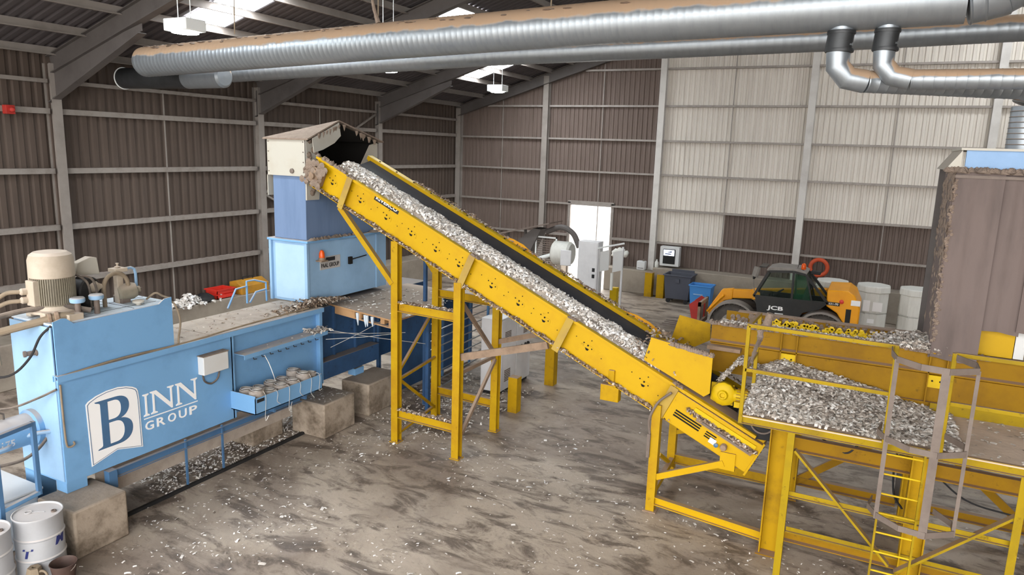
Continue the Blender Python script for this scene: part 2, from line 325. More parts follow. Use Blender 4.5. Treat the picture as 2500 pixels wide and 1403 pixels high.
# ------------------------------------------------------------------ building shell
def floor_mat():
    m = bpy.data.materials.new('dirty_concrete_floor'); m.use_nodes = True; nt = m.node_tree; N = nt.nodes; L = nt.links; b = N['Principled BSDF']
    tc = N.new('ShaderNodeTexCoord')
    def noi(sc, det, rough, stretch=None):
        v = tc.outputs['Object']
        if stretch:
            mp = N.new('ShaderNodeMapping'); mp.inputs['Scale'].default_value = stretch; mp.inputs['Rotation'].default_value = (0, 0, .5); L.new(v, mp.inputs[0]); v = mp.outputs[0]
        n = N.new('ShaderNodeTexNoise'); n.inputs['Scale'].default_value = sc; n.inputs['Detail'].default_value = det; n.inputs['Roughness'].default_value = rough; n.inputs['Distortion'].default_value = .6; L.new(v, n.inputs['Vector']); return n.outputs['Fac']
    def rng(s, a, c, o=1.):
        r = N.new('ShaderNodeMapRange'); r.inputs[1].default_value = a; r.inputs[2].default_value = c; r.inputs[4].default_value = o; L.new(s, r.inputs[0]); return r.outputs[0]
    def mix(f, a, c):
        x = N.new('ShaderNodeMix'); x.data_type = 'RGBA'; L.new(f, x.inputs[0])
        for i, q in ((6, a), (7, c)):
            if isinstance(q, str): x.inputs[i].default_value = lin(q)
            else: L.new(q, x.inputs[i])
        return x.outputs[2]
    c = mix(rng(noi(.35, 5, .6), .4, .62), '#b5a899', '#8a7c70')
    c = mix(rng(noi(1.1, 8, .7, (1, 2.4, 1)), .48, .6, .85), c, '#564a41')
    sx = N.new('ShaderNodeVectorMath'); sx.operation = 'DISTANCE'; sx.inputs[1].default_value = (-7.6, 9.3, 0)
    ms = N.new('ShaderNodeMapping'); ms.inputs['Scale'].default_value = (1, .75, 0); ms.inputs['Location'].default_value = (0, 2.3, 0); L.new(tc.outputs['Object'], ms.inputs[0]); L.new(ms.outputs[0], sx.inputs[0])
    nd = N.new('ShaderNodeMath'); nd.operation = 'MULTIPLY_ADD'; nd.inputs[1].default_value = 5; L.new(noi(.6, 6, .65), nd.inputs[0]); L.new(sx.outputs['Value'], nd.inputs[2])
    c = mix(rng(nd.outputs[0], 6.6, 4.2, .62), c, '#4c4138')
    c = mix(rng(noi(2.6, 8, .75), .56, .75, .6), c, '#b8a692')
    c = mix(rng(noi(7, 6, .8), .56, .72, .55), c, '#4a4037')
    L.new(c, b.inputs['Base Color'])
    r = rng(noi(.8, 4, .6), .3, .7); mr = N.new('ShaderNodeMapRange'); mr.inputs[3].default_value = .38; mr.inputs[4].default_value = .8; L.new(r, mr.inputs[0]); L.new(mr.outputs[0], b.inputs['Roughness'])
    bp = N.new('ShaderNodeBump'); bp.inputs['Strength'].default_value = .25; bp.inputs['Distance'].default_value = .03; L.new(noi(9, 8, .7), bp.inputs['Height']); L.new(bp.outputs[0], b.inputs['Normal'])
    return m
M['floor'] = floor_mat()
M['ground'] = mat('pale_yard', '#b8b4ae', .9, dirt='#8f8b86', amt=.5, scale=.5)
XL, YB, RZ, RS = -17.94, 29.3, 7.8, .31
def roofz(x): return RZ+RS*(min(x, -x)-XL) if x > 0 else RZ+RS*(x-XL)
struct(obj('floor', MB().box(-18.3, 18.3, -6, 29.6, -.15, 0), 'floor', smooth=0))
struct(obj('ground', MB().box(-60, 60, -60, 80, -.3, -.16), 'ground', smooth=0))

def corrug_v(mb, o, d, nrm, length, zb, zt, pitch=.2, dep=.035):
    o, d, nrm = Vector(o), Vector(d), Vector(nrm); prof = [(0, 0), (.3, 0), (.42, 1), (.88, 1)]
    pts = []; n = int(round(length/pitch)); p = length/n
    for i in range(n):
        for a, b in prof: pts.append(((i+a)*p, b))
    pts.append((length, 0)); vs = []
    for s, b in pts:
        q = o+d*s+nrm*(b*dep)
        vs += [(q.x, q.y, zb(q) if callable(zb) else zb), (q.x, q.y, zt(q) if callable(zt) else zt)]
    mb.open = True
    return mb.add(vs, [(2*i, 2*i+2, 2*i+3, 2*i+1) for i in range(len(pts)-1)])
# --- left wall
wl = struct(obj('wall_left', corrug_v(MB(), (XL-.2, -6, 0), (0,1,0), (1,0,0), 35.5, .9, RZ+.1, .26, .05), 'cladleft', smooth=0, loc=(XL-.2, 0, 0)))
struct(obj('upstand_left', MB().box(XL-.3, -17.25, -6, 29.4, 0, 1.08), 'conwall', bev=.03))  # concrete upstand, the low wall at the foot of the cladding
CY = [-1.7, 4.5, 10.74, 17.15, 23.3]
for y in CY:
    struct(obj('column', MB().ibeam((XL-.05, y, 1.08), (XL-.05, y, 7.45), .23, .28, .016, up=(1,0,0)), 'frame', wl))
edges = [-6]+CY+[29.3]
for a, b in zip(edges[:-1], edges[1:]):
    for z in (2.2, 3.54, 4.92, 6.34, 7.04):
        g = MB(); h = .13 if z < 7 else .09
        g.sect((XL-.1, a+.12, z), (XL-.1, b-.12, z), [(-.09,-h/2),(.09,-h/2),(.09,h/2),(-.09,h/2),(-.09,h/2-.02),(.07,h/2-.02),(.07,-h/2+.02),(-.09,-h/2+.02)])
        struct(obj('girt', g, 'girt', wl))
    if b < 29: struct(obj('sag_rod', MB().bar((XL-.12, (a+b)/2-.15, 1.1), (XL-.12, (a+b)/2-.15, 7), .03, .03), 'frame', wl))
for p, q in (((-18.02, 17.3, 4.1), (-18.02, 23.2, 6.95)), ((-18.02, 17.3, 4.1), (-18.02, 23.2, 1.2))):
    struct(obj('wind_brace', MB().bar(p, q, .06, .06), 'girt', wl))
# --- back wall
M['clad_b'] = M['sidepanel']
wb = room('wall_back', (0, YB+.2, 0))
def bclad(x0, x1, z0, z1, m):
    o = struct(obj('cladding', corrug_v(MB(), (x0, YB+.2, 0), (1,0,0), (0,-1,0), x1-x0, z0, z1 if z1 else (lambda q: roofz(q.x)+.1), .2, .035), m, wb, smooth=0))
bclad(-18.1, -12.2, .9, None, 'sidepanel'); bclad(-12.2, -10.2, 3.6, None, 'sidepanel'); bclad(-10.2, -8.3, .9, None, 'sidepanel')
bclad(-8.3, -2.7, 3.5, None, 'cladlight'); bclad(-8.3, -5.5, 2.1, 3.5, 'cladlight'); bclad(-5.5, -2.7, 2.1, 3.5, 'sidepanel'); bclad(-8.3, -2.7, .9, 2.1, 'sidepanel')
bclad(-2.7, 3.1, 3.5, None, 'cladlight'); bclad(-2.7, 3.1, .9, 3.5, 'sidepanel')
bclad(3.1, 18.3, 3.5, None, 'cladlight'); bclad(3.1, 18.3, .9, 3.5, 'sidepanel')
BX = [-17.9, -13.47, -8.32, -2.68, 3.08, 8.7, 14.3]
for i, x in enumerate(BX):
    struct(obj('column', MB().ibeam((x, YB+.02, 0), (x, YB+.02, roofz(x)-.25), .25, .26, .016, up=(0,1,0)), 'girtlight' if i > 1 else 'frame', wb))
for x in (-15.66, -10.89, -5.54, .17, 5.9):
    struct(obj('sag_rod', MB().bar((x, YB+.12, .95), (x, YB+.12, roofz(x)-.3), .035, .035), 'girt', wb))
for a, b in zip(BX[:-1], BX[1:]):
    for z in (2.13, 3.51, 4.93, 6.3, 7.68, 9.13, 10.55, 12):
        x0 = a+.13
        if roofz(a) < z+.6:
            x0 = XL+(z+.6-RZ)/RS
            if x0 > b-1: continue
        if a < -12 < b and z < 3: 
            for p, q in ((x0, -12.26), (-10.14, b-.13)): struct(obj('girt', MB().bar((p, YB+.1, z), (q, YB+.1, z), .18, .1), 'girt', wb))
            continue
        g = MB(); h = .075
        g.sect((x0, YB+.1, z), (b-.13, YB+.1, z), [(-.09,-h/2),(.09,-h/2),(.09,h/2),(-.09,h/2),(-.09,h/2-.02),(.07,h/2-.02),(.07,-h/2+.02),(-.09,-h/2+.02)])
        struct(obj('girt', g, 'girt', wb))
struct(obj('upstand_back', MB().box(-18.2, -12.2, 28.72, 29.6, 0, .98), 'conwall', bev=.03))  # concrete upstand in three lengths, low wall below the back cladding
struct(obj('upstand_back', MB().box(-10.2, -8.1, 28.72, 29.6, 0, .98), 'conwall', bev=.03))
struct(obj('upstand_back', MB().box(-8.1, 18.2, 28.72, 29.6, 0, 1.16), 'conwall', bev=.03))
dr = room('door_1', (-11.2, YB+.15, 0))
struct(obj('door_frame', MB().bar((-12.2, YB+.1, 0), (-12.2, YB+.1, 3.6), .12, .12).bar((-10.2, YB+.1, 0), (-10.2, YB+.1, 3.6), .12, .12).bar((-12.26, YB+.1, 3.6), (-10.14, YB+.1, 3.6), .12, .12), 'girt', dr))
# --- right wall (closes the shed to the right of the picture)
wr = struct(obj('wall_right', corrug_v(MB(), (18.2, -6, 0), (0,1,0), (-1,0,0), 35.5, 0, RZ+.1, .4, .05), 'cladleft', smooth=0, loc=(18.2, 0, 0)))
# --- roof
def roof_mesh():
    mb = MB(); mb.open = True; prof = [(0, 0), (.3, 0), (.42, 1), (.88, 1)]; p = .25; ys = []
    for i in range(143):
        for a, b in prof: ys.append((-6+(i+a)*p, b*.045))
    vs = []
    for y, d in ys:
        for x in (-18.4, 0, 18.4): vs.append((x, y, roofz(x)-d))
    n = len(ys)
    return mb.add(vs, [(3*i+k, 3*i+k+1, 3*i+k+4, 3*i+k+3) for i in range(n-1) for k in (0, 1)])
ce = struct(obj('ceiling', roof_mesh(), 'roofsheet', smooth=0, loc=(0, 0, RZ)))
for y in CY+[29.2]:
    struct(obj('rafter', MB().ibeam((XL, y, RZ-.38), (0, y, RZ-.38-RS*XL), .2, .42, .018, up=(0,0,1)), 'framedark', ce))
    if y < 29: struct(obj('haunch', MB().prism([(XL-.1, y-.01, 6.55), (XL-.1, y-.01, 7.35), (-14.6, y-.01, 8.2), (-14.6, y-.01, 8.05)], (0, .02, 0)).bar((XL-.1, y, 6.55), (-14.6, y, 8.0), .2, .02), 'framedark', ce))
PX = [-17.75, -16.55, -15.25, -14.22, -13.2, -12.2, -11.2, -9.8, -8.4, -7, -5.6, -4.2, -2.8, -1.4]
for x in PX:
    struct(obj('purlin', MB().sect((x, -6, roofz(x)-.14), (x, 29.4, roofz(x)-.14), [(-.04,-.09),(.04,-.09),(.04,-.07),(-.02,-.07),(-.02,.09),(-.04,.09)]), 'frame', ce))
k = 1
for y in (0.2, 6.6, 12.9, 19.25, 25.75):
    for a, b in ((-15.2, -14.27), (-14.17, -13.25), (-13.15, -12.25), (-12.15, -11.25)):
        if y < 12 and b > -12.2: continue
        zf = lambda x: roofz(x)-.055
        w = struct(obj('window_%d' % k, MB().prism([(a, y-.6, zf(a)), (b, y-.6, zf(b)), (b, y+.6, zf(b)), (a, y+.6, zf(a))], (0, 0, -.012)), 'skylight', smooth=0)); k += 1
for y in (19.25, 25.75):  # added skylights out of view, to brighten the back wall and telehandler
    for a, b in ((3.2, 4.6), (4.7, 6.1)):
        struct(obj('window_%d' % k, MB().prism([(a, y-.6, roofz(a)-.055), (b, y-.6, roofz(b)-.055), (b, y+.6, roofz(b)-.055), (a, y+.6, roofz(a)-.055)], (0, 0, -.012)), 'skylight', smooth=0)); k += 1  # added unseen skylight, numbered on with the windows

# ------------------------------------------------------------------ hanging lamps
LAB = ['white box lamp hanging beneath the skylights at far left, nearest to the view', 'bright white box lamp half hidden under the ducts, middle of the row', 'small white box lamp on two rods below the far skylight']
for (x, y), lab in zip(((-10.55, 8.55), (-10.8, 14.4), (-11.0, 20.25)), LAB):
    t = thing('hanging_lamp', (x, y, 7.5), lab, 'lamp', 'box lamps in a row under the roof')
    hb = MB().box(x-.27, x+.27, y-.2, y+.2, 7.53, 7.72); obj('housing', hb, 'lampbody', t, bev=.015)
    obj('diffuser', MB().lathe((x, y, 7.49), [(.1, 0), (.21, .015), (.22, .05)], 20), 'lampglass', t)
    for s in (-.15, .15):
        obj('hanger_rod', MB().tube([(x+s, y, 7.7), (x+s, y, roofz(x+s)-.1)], .008, 6), 'lampbody', t)

# ------------------------------------------------------------------ ducts
def ringed(pts, r, n=28, step=.1, amp=.0025):
    P = []; R = []
    for a, b in zip(pts[:-1], pts[1:]):
        a, b = Vector(a), Vector(b); k = max(2, int((b-a).length/step))
        for i in range(k):
            P += [a.lerp(b, i/k), a.lerp(b, (i+.12)/k), a.lerp(b, (i+.2)/k)]; R += [r, r+amp, r]
    P.append(Vector(pts[-1])); R.append(r)
    return MB().tube(P, R, n, True)
t = thing('main_duct', (-7, 10.9, 7.3), 'fattest galvanised duct across the top of the picture, capped and dust covered', 'duct')
main = [(-14.75, 10.9, 7.42), (-9, 10.9, 7.6), (-4, 10.9, 7.74), (0, 10.9, 7.8), (.65, 10.9, 7.815)]
obj('duct_run', ringed(main, .315, 32, .11), 'galv', t)
obj('domed_end', MB().lathe((-14.75, 10.9, 7.42), [(.315, 0), (.31, .05), (.26, .13), (.17, .18), (0, .2)], 32, axis=(-1,0,-.03)), 'galv', t)
obj('elbow', ringed([(.65, 10.9, 7.815), (.95, 10.9, 7.88), (1.2, 10.9, 8.03), (1.37, 10.9, 8.27), (1.43, 10.9, 8.55), (1.43, 10.9, 9.8)], .33, 28, .34, .014), 'galv', t)
for sx in (-12, -8.4, -5): obj('hanger_wire', MB().tube([(sx, 10.9, 7.9), (sx+.05, 10.9, roofz(sx)-.2)], .012, 6), 'hosetan', t)
for sx, rz in ((-8.4, 1), ): obj('dust_strand', MB().tube(smoothpath([(sx+.02, 10.88, 7.93), (sx-.1, 10.88, 8.3), (sx-.14, 10.9, 8.8)]), [.05, .045, .04, .03, .035, .03, .03, .02, .02, .015, .015, .012, .01][:13], 7), 'debris', t)
mb = MB()
for i in range(260):
    x = random.uniform(-14.7, .6); z = 7.42+(x+14.75)*.0275; a = random.uniform(-.75, .75)
    mb.lathe((x, 10.9+.31*math.sin(a), z+.31*math.cos(a)), [(0, -.03), (random.uniform(.04, .13), -.005), (random.uniform(.02, .06), .012), (0, .02)], 6)
obj('settled_dust', mb, 'debris', t, smooth=60, stuff=True)
t = tag(obj('long_duct', ringed([(-15.0, 13.5, 7.47), (-8, 14.6, 7.84), (-1, 15.7, 8.08), (5, 16.6, 8.34)], .235, 24, .16), 'galv'), 'thinner long galvanised duct running just behind the main duct', 'duct')
t = thing('short_duct', (-14.5, 11.85, 7), 'short dark duct with an open end and painted lit rim under the capped duct', 'duct')
obj('duct_run', MB().tube([(-16.9, 11.85, 7.2), (-14.6, 11.85, 7.18)], .245, 28, False), 'galvdark', t)
obj('lit_duct_end', MB().tube([(-14.6, 11.85, 7.18), (-13.45, 11.85, 7.19)], .25, 28, False), 'galv', t)  # paler metal paints the light on this part of the duct
obj('lit_end_rim', MB().torus((-16.9, 11.85, 7.2), .25, .014, (1,0,0), 32, 8), 'lampbody', t)  # white colour paints the lit edge of the open end
obj('end_cap', MB().lathe((-13.45, 11.85, 7.19), [(.25, 0), (.2, .04), (0, .05)], 28, axis=(1,0,0)), 'galv', t)
def branch(x, lab, path, r):
    t = thing('branch_duct', (x, 10.9, 6.8), lab, 'duct', 'elbowed branch ducts under the main duct')
    obj('stub_pipe', MB().tube([(x, 10.9, 7.58), (x, 10.9, 7.28)], r+.012, 22), 'galv', t)
    for z in (7.43, 7.2): obj('clamp_band', MB().lathe((x, 10.9, z), [(r+.03, 0), (r+.035, .02), (r+.03, .045)], 22), 'galvdark', t)
    obj('flexible_collar', MB().tube([(x, 10.9, 7.45), (x-.02, 10.9, 7.2)], r+.022, 22), 'galvdark', t)
    obj('elbow', MB().tube(path[:4], r+.008, 20), 'galv', t)
    obj('duct_run', ringed(path[3:], r, 22, .12, .004), 'galv', t)
branch(-.73, 'left elbowed branch duct dropping from the main duct and running behind', [(-.74, 10.9, 7.22), (-.73, 10.9, 7.02), (-.6, 10.92, 6.87), (-.38, 11.0, 6.83), (1.75, 12.05, 6.8)], .145)
branch(-.18, 'right elbowed branch duct dropping from the main duct, running level to the right edge', [(-.19, 10.9, 7.22), (-.18, 10.9, 7.03), (-.06, 10.9, 6.89), (.16, 10.9, 6.84), (4.5, 10.9, 6.8)], .125)
t = thing('riser_duct', (1.72, 12.5, 6), 'upright spiral duct rising from the curtained box at the right edge', 'duct')
obj('duct_run', ringed([(1.72, 12.5, 5.99), (1.72, 12.5, 6.6)], .24, 24, .07, .008), 'galv', t)
obj('elbow', ringed([(1.72, 12.5, 6.6), (1.78, 12.5, 6.78), (1.98, 12.52, 6.9), (4.5, 12.6, 6.95)], .25, 24, .2, .01), 'galv', t)

# ------------------------------------------------------------------ baling press
SX = -9.95
bp = thing('baling_press', (-10.45, 8.3, .72), 'long blue baling press with white logo sign, motor on top and tall feed hopper', 'baler')
mb = MB().box(-10.97, SX, 5.65, 8.7, .86, 2.42).box(-10.97, SX-.1, 8.7, 11.0, .9, 2.42)
mb.box(SX-.1, SX+.005, 10.93, 11.02, .86, 2.42).box(SX-.1, SX, 8.66, 8.74, .86, 2.42)
obj('press_body', mb, 'blue', bp, bev=.008)
obj('top_ledge', MB().chan((SX+.01, 5.62, 2.45), (SX+.01, 11.0, 2.45), .09, .12, .012, up=(1,0,0)), 'blue', bp)
obj('ledge_hose', MB().tube(smoothpath([(SX+.03, 5.7, 2.48), (SX+.04, 6.6, 2.52), (SX+.03, 7.6, 2.50), (SX+.03, 9, 2.54), (SX+.03, 10.6, 2.55)]), .016, 8), 'hosetan', bp)
mb = MB()
for a, b in ((7.53, 8.28), (8.3, 9.08), (9.1, 9.9), (9.92, 11.0)): mb.box(-11.1, SX-.02, a, b, 2.44, 2.5)
obj('top_deck', mb, 'deck', bp, bev=.006)
obj('extension_body', MB().box(-11.0, -10.2, 11.0, 15.2, .86, 2.4), 'blueshade', bp, bev=.01)
obj('side_arm', MB().box(-10.2, -9.95, 11.02, 12.9, .92, 1.3), 'blueshade', bp, bev=.01)
for y in (11.6, 12.3, 13.0, 13.7): obj('stiffener', MB().box(-10.2, -10.14, y, y+.05, .9, 2.36), 'blueshade', bp)
obj('lit_end_plate', MB().box(-10.95, SX-.02, 5.635, 5.65, .9, 3.18), 'bluelight', bp)  # added thin plate, its paler blue paints the light on the press end
obj('front_panel', MB().box(-11.22, -10.42, 11.045, 11.06, 2.56, 3.72), mat('powder_blue_panel', '#a9c8e2', .5, dirt='#8fb0ce', amt=.4, scale=1.5), bp)
for x0, x1, y0, y1 in ((-10.2, -9.95, 5.65, 5.95), (-10.97, -10.75, 5.65, 5.95), (-10.2, -10.0, 10.45, 10.8), (-10.2, -10.0, 12.1, 12.4)):
    obj('foot', MB().box(x0, x1, y0, y1, .72 if y0 > 5.7 or x0 > -10.5 else 0, .87), 'blue', bp)
tk = obj('oil_tank', MB().box(-10.93, SX-.02, 5.68, 7.53, 2.42, 3.2), 'bluelight', bp, bev=.006)
obj('tank_lid', MB().box(-10.93, SX-.015, 5.66, 7.53, 3.2, 3.225), 'tank_top', tk)
obj('side_plate', MB().prism([(SX-.01, 5.66, 2.42), (SX-.01, 7.53, 2.45), (SX-.01, 7.53, 3.30), (SX-.01, 7.40, 3.29), (SX-.01, 7.30, 3.22), (SX-.01, 5.94, 3.19), (SX-.01, 5.84, 3.28), (SX-.01, 5.78, 3.29), (SX-.01, 5.66, 3.26)], (.02, 0, 0)), 'blue', tk, smooth=0)
obj('lid_seam', MB().box(-10.6, -10.595, 5.7, 7.5, 3.225, 3.229).box(-10.15, -10.145, 5.7, 7.4, 3.225, 3.229).box(-10.93, -9.98, 6.9, 6.905, 3.225, 3.229), 'hole', tk)
for x, y in ((-9.98-.12, 6.12), (-10.1, 6.4)):
    c = obj('filler_cap', MB().lathe((x, y, 3.44), [(.09, 0), (.1, .015), (.1, .06), (.085, .075), (0, .08)], 24), 'bluelight', bp)
    obj('neck', MB().cyl((x, y, 3.2), (x, y, 3.45), .04, 16), 'greysteel', c)
obj('breather_cap', MB().lathe((-10.15, 7.1, 3.22), [(.04, 0), (.045, .03), (.085, .04), (.085, .07), (.06, .08), (0, .082)], 18), 'cream', bp)
# electric motor
mc = (-10.45, 6.0); K = .7
mo = obj('electric_motor', MB().lathe((*mc, 3.36), [(.25, 0), (.26, .04), (.26, .47), (.25, .5)], 40), 'motorbody', bp)
obj('fan_cover', MB().lathe((*mc, 3.8), [(.28, 0), (.29, .01), (.288, .25), (.265, .32), (.21, .36), (.2, .357), (.15, .37), (0, .375)], 40), 'motor', mo)
mb = MB()
for i in range(60):
    a = 2*math.pi*i/60
    if 3.9 < a < 4.35 or 2.4 < a < 3.4: continue
    c, s = math.cos(a), math.sin(a); mb.bar((mc[0]+.265*c, mc[1]+.265*s, 3.42), (mc[0]+.265*c, mc[1]+.265*s, 3.8), .036, .009, up=(-s, c, 0))
f = obj('cooling_fin', mb, 'motorbody', mo); f['kind'] = 'stuff'
obj('base_flange', MB().lathe((*mc, 3.3), [(.32, 0), (.32, .035), (.28, .05), (.26, .1)], 32).box(mc[0]-.4, mc[0]+.5, mc[1]-.1, mc[1]+.1, 3.225, 3.31), 'motor', mo)
for a in (.6, 2.2, 3.8, 5.4): obj('mounting_foot', MB().box(mc[0]+.3*math.cos(a)-.06, mc[0]+.3*math.cos(a)+.06, mc[1]+.3*math.sin(a)-.06, mc[1]+.3*math.sin(a)+.06, 3.225, 3.34), 'motor', mo, bev=.01)
obj('terminal_box', MB().box(mc[0]-.08, mc[0]+.1, mc[1]-.33, mc[1]-.24, 3.42, 3.78), 'motor', mo, bev=.01)
obj('cable_gland', MB().lathe((mc[0]-.1, mc[1]-.4, 3.62), [(.035, 0), (.05, .02), (.05, .08), (.035, .1)], 12, axis=(.2, 1, 0)).lathe((mc[0]-.1, mc[1]-.4, 3.5), [(.035, 0), (.05, .02), (.05, .08), (.035, .1)], 12, axis=(.2, 1, 0)), 'motor', mo)
obj('lifting_eye', MB().torus((mc[0]-.26, mc[1]-.16, 3.77), .045, .013, (1, 1, 0), 16, 8), 'motor', mo)
# hydraulic pump group behind the motor
X = -10.5
pm = obj('hydraulic_pump', MB().lathe((X, 7.0, 3.38), [(.1, 0), (.13, .03), (.13, .22), (.11, .27), (.05, .29), (.05, .33)], 24, axis=(.35, 1, .12)), 'motorbody', bp)
obj('pump_mount', MB().box(X-.12, X+.1, 7.0, 7.15, 3.22, 3.34).box(X-.05, X+.05, 7.3, 7.4, 3.3, 3.42), 'greysteel', pm, bev=.01)
obj('valve_block', MB().box(X-.09, X+.09, 6.93, 7.14, 3.72, 3.78).box(X-.05, X+.05, 6.98, 7.08, 3.22, 3.72).lathe((X, 7.03, 3.78), [(.03, 0), (.05, .02), (.015, .03), (.015, .06), (.03, .075), (0, .08)], 12), 'motor', pm, bev=.006)
obj('arched_hose', MB().tube([(X+.1, 6.72, 3.22), (X+.1, 6.72, 3.45)]+arc((X+.1, 6.92, 3.52), .2, math.pi, 0, (0,1,0), (0,0,1), 10)+[(X+.1, 7.12, 3.4), (X+.06, 7.1, 3.3)], .032, 12), 'hosetan', pm)
obj('blue_pipe', MB().tube([(X, 7.1, 3.75), (X, 7.25, 3.76), (X, 7.31, 3.73), (X, 7.33, 3.65), (X, 7.33, 3.38)], .022, 10), 'bluelight', pm)
obj('drive_coupling', MB().lathe((X-.1, 6.45, 3.5), [(.2, 0), (.22, .02), (.22, .2), (.2, .22)], 26, axis=(1, .3, 0)).box(X-.3, X-.05, 6.3, 6.65, 3.22, 3.62), 'black', pm)
obj('valve_cover', MB().prism([(X-.15, 6.38, 3.75), (X-.15, 6.75, 3.72), (X-.15, 6.72, 3.98), (X-.15, 6.62, 4.0), (X-.15, 6.42, 3.93)], (.14, 0, 0)), 'cream', pm, bev=.01)
obj('filter_body', MB().lathe((X+.05, 6.5, 3.55), [(.07, 0), (.085, .02), (.085, .13), (.05, .16), (.03, .2)], 20, axis=(.3, 1, .05)), 'motor', pm)
for y, dz in ((6.35, .12), (6.45, .05)): obj('pressure_pipe', MB().tube(smoothpath([(X+.15, y-.15, 3.72+dz), (X+.18, y, 3.74), (X+.2, y+.08, 3.6), (X+.2, y+.1, 3.25)]), .018, 8), 'hose', pm)
# hoses running off the near end of the press
def hose(name, pts, r, m, par=bp): return obj(name, MB().tube(smoothpath(pts), r, 10), m, par)
hose('thick_hose', [(-10.02, 6.0, 3.27), (-10.1, 5.85, 3.28), (-10.25, 5.6, 3.22), (-10.5, 5.2, 3.12), (-10.8, 4.6, 3.0)], .055, 'hosetan')
obj('hose_clamp', MB().lathe((-10.13, 5.8, 3.28), [(.065, 0), (.075, .01), (.075, .05), (.065, .06)], 16, axis=(.5, 1, .1)).lathe((-10.17, 5.73, 3.26), [(.065, 0), (.075, .01), (.075, .04), (.065, .05)], 16, axis=(.5, 1, .1)), 'dirtysteel', bp)
hose('thick_hose', [(-10.06, 6.28, 3.3), (-10.25, 5.95, 3.4), (-10.5, 5.55, 3.36), (-10.75, 5.1, 3.24), (-11, 4.6, 3.1)], .04, 'hose')
for k, dz in enumerate((0, -.13)): hose('motor_cable', [(mc[0]-.12, mc[1]-.38, 3.62+dz), (mc[0]-.3, mc[1]-.5, 3.58+dz), (mc[0]-.5, mc[1]-.62, 3.35+dz*.5), (mc[0]-.58, mc[1]-.55, 3.0), (mc[0]-.6, mc[1]-.5, 2.5)], .03, 'hosetan')
hose('black_hose', [(-9.99, 5.66, 3.2), (-10.08, 5.55, 3.05), (-10.2, 5.45, 2.75), (-10.45, 5.3, 2.5), (-10.9, 5.1, 2.45)], .017, 'black')
hose('black_hose', [(-9.95, 5.63, 2.3), (-10.15, 5.5, 2.18), (-10.5, 5.3, 2.02), (-10.95, 5.1, 1.96)], .016, 'hose')
hose('drain_pipe', [(SX+.03, 5.67, 2.36), (SX+.03, 5.67, 2.0), (SX+.03, 5.68, 1.5), (SX+.04, 5.72, 1.42), (SX+.05, 5.78, 1.44), (SX+.02, 5.79, 1.47)], .014, 'hosetan')
hose('deck_cable', [(-10.05, 7.5, 3.22), (-9.95, 7.58, 3.18), (-9.88, 7.62, 2.9), (-9.92, 7.6, 2.6), (-9.95, 7.62, 2.48)], .016, 'hosetan')
hose('deck_cable', [(-10.3, 7.35, 3.25), (-10.15, 7.4, 3.36), (-10.1, 7.5, 3.3), (-10.05, 7.6, 3.25)], .016, 'hosetan')
obj('end_fitting', MB().lathe((-10.35, 5.66, 2.77), [(.05, 0), (.05, .03), (.035, .04), (.035, .14), (.045, .15), (.045, .18)], 16, axis=(-.3, -1, 0)), 'greysteel', bp)
obj('slot', MB().box(-10.08, -10.05, 5.664, 5.672, 2.72, 3.0), 'bluedeep', bp)
# ram cylinder on the near end
rc = obj('ram_cylinder', MB().lathe((-10.58, 5.66, 1.62), [(.27, 0), (.27, .1), (.23, .12), (.23, 1.5), (.2, 1.6)], 36, axis=(0,-1,0)), 'blue', bp)
obj('number', text_mb('0175', lambda x, y, z: (-10.58+.232*math.cos((y-.09)/.23), 4.98+x, 1.60+.232*math.sin((y-.09)/.23)), .26, .11, .002, .02), 'paperwhite', rc, smooth=0)
obj('carry_handle', MB().tube([(-10.6, 4.9, 1.84), (-10.6, 4.9, 1.93), (-10.6, 4.95, 1.96), (-10.6, 5.2, 1.96), (-10.6, 5.25, 1.93), (-10.6, 5.25, 1.84)], .015, 8), 'hose', rc)
hose('ram_hose', [(-10.2, 5.66, 1.62), (-10.3, 5.5, 1.62), (-10.45, 5.3, 1.56), (-10.35, 5.1, 1.52), (-10.5, 4.7, 1.5)], .03, 'bluelight')
hose('ram_hose', [(-10.33, 5.68, 1.52), (-10.3, 5.5, 1.38), (-10.36, 5.3, 1.27), (-10.5, 5.0, 1.24)], .022, 'hose')
# logo panel: white shield with a serif B, serif INN, rule, GROUP
side = lambda dx: (lambda x, y, z: (SX+dx+z, x, y))
shield = [(6.014, 1.95), (6.05, 1.985), (6.174, 2.038), (6.336, 2.072), (6.522, 2.078), (6.66, 2.052), (6.76, 2.015), (6.82, 1.975), (6.842, 1.93), (6.856, 1.8), (6.866, .994), (6.446, 1.10), (6.032, .982)]
lg = obj('logo_sign', shape2d([shield], side(.004), .003, None), 'paperwhite', bp, smooth=0)
cxs, cys = 6.44, 1.53; ins = lambda k: [(cxs+(x-cxs)*k, cys+(y-cys)*(1-(1-k)*.8)) for x, y in shield]
obj('sign_border', shape2d([ins(.955), ins(.935)], side(.008), .002, None), 'bluedeep', lg, smooth=0)
def bez(p0, p1, p2, p3, n=10): return [tuple(((1-t)**3*a+3*(1-t)**2*t*b+3*(1-t)*t*t*c+t**3*d) for a, b, c, d in zip(p0, p1, p2, p3)) for t in [i/n for i in range(n)]]
Bo = [(0, 1), (.55, 1)]+bez((.55, 1), (.82, 1), (.93, .9), (.93, .77))+bez((.93, .77), (.93, .66), (.85, .56), (.68, .53))+bez((.68, .53), (.9, .5), (1, .4), (1, .28))+bez((1, .28), (1, .1), (.85, 0), (.58, 0))+[(.58, 0), (0, 0)]+bez((0, 0), (.0, .05), (.14, .02), (.14, .09))+[(.14, .09), (.14, .91)]+bez((.14, .91), (.14, .98), (0, .95), (0, 1))
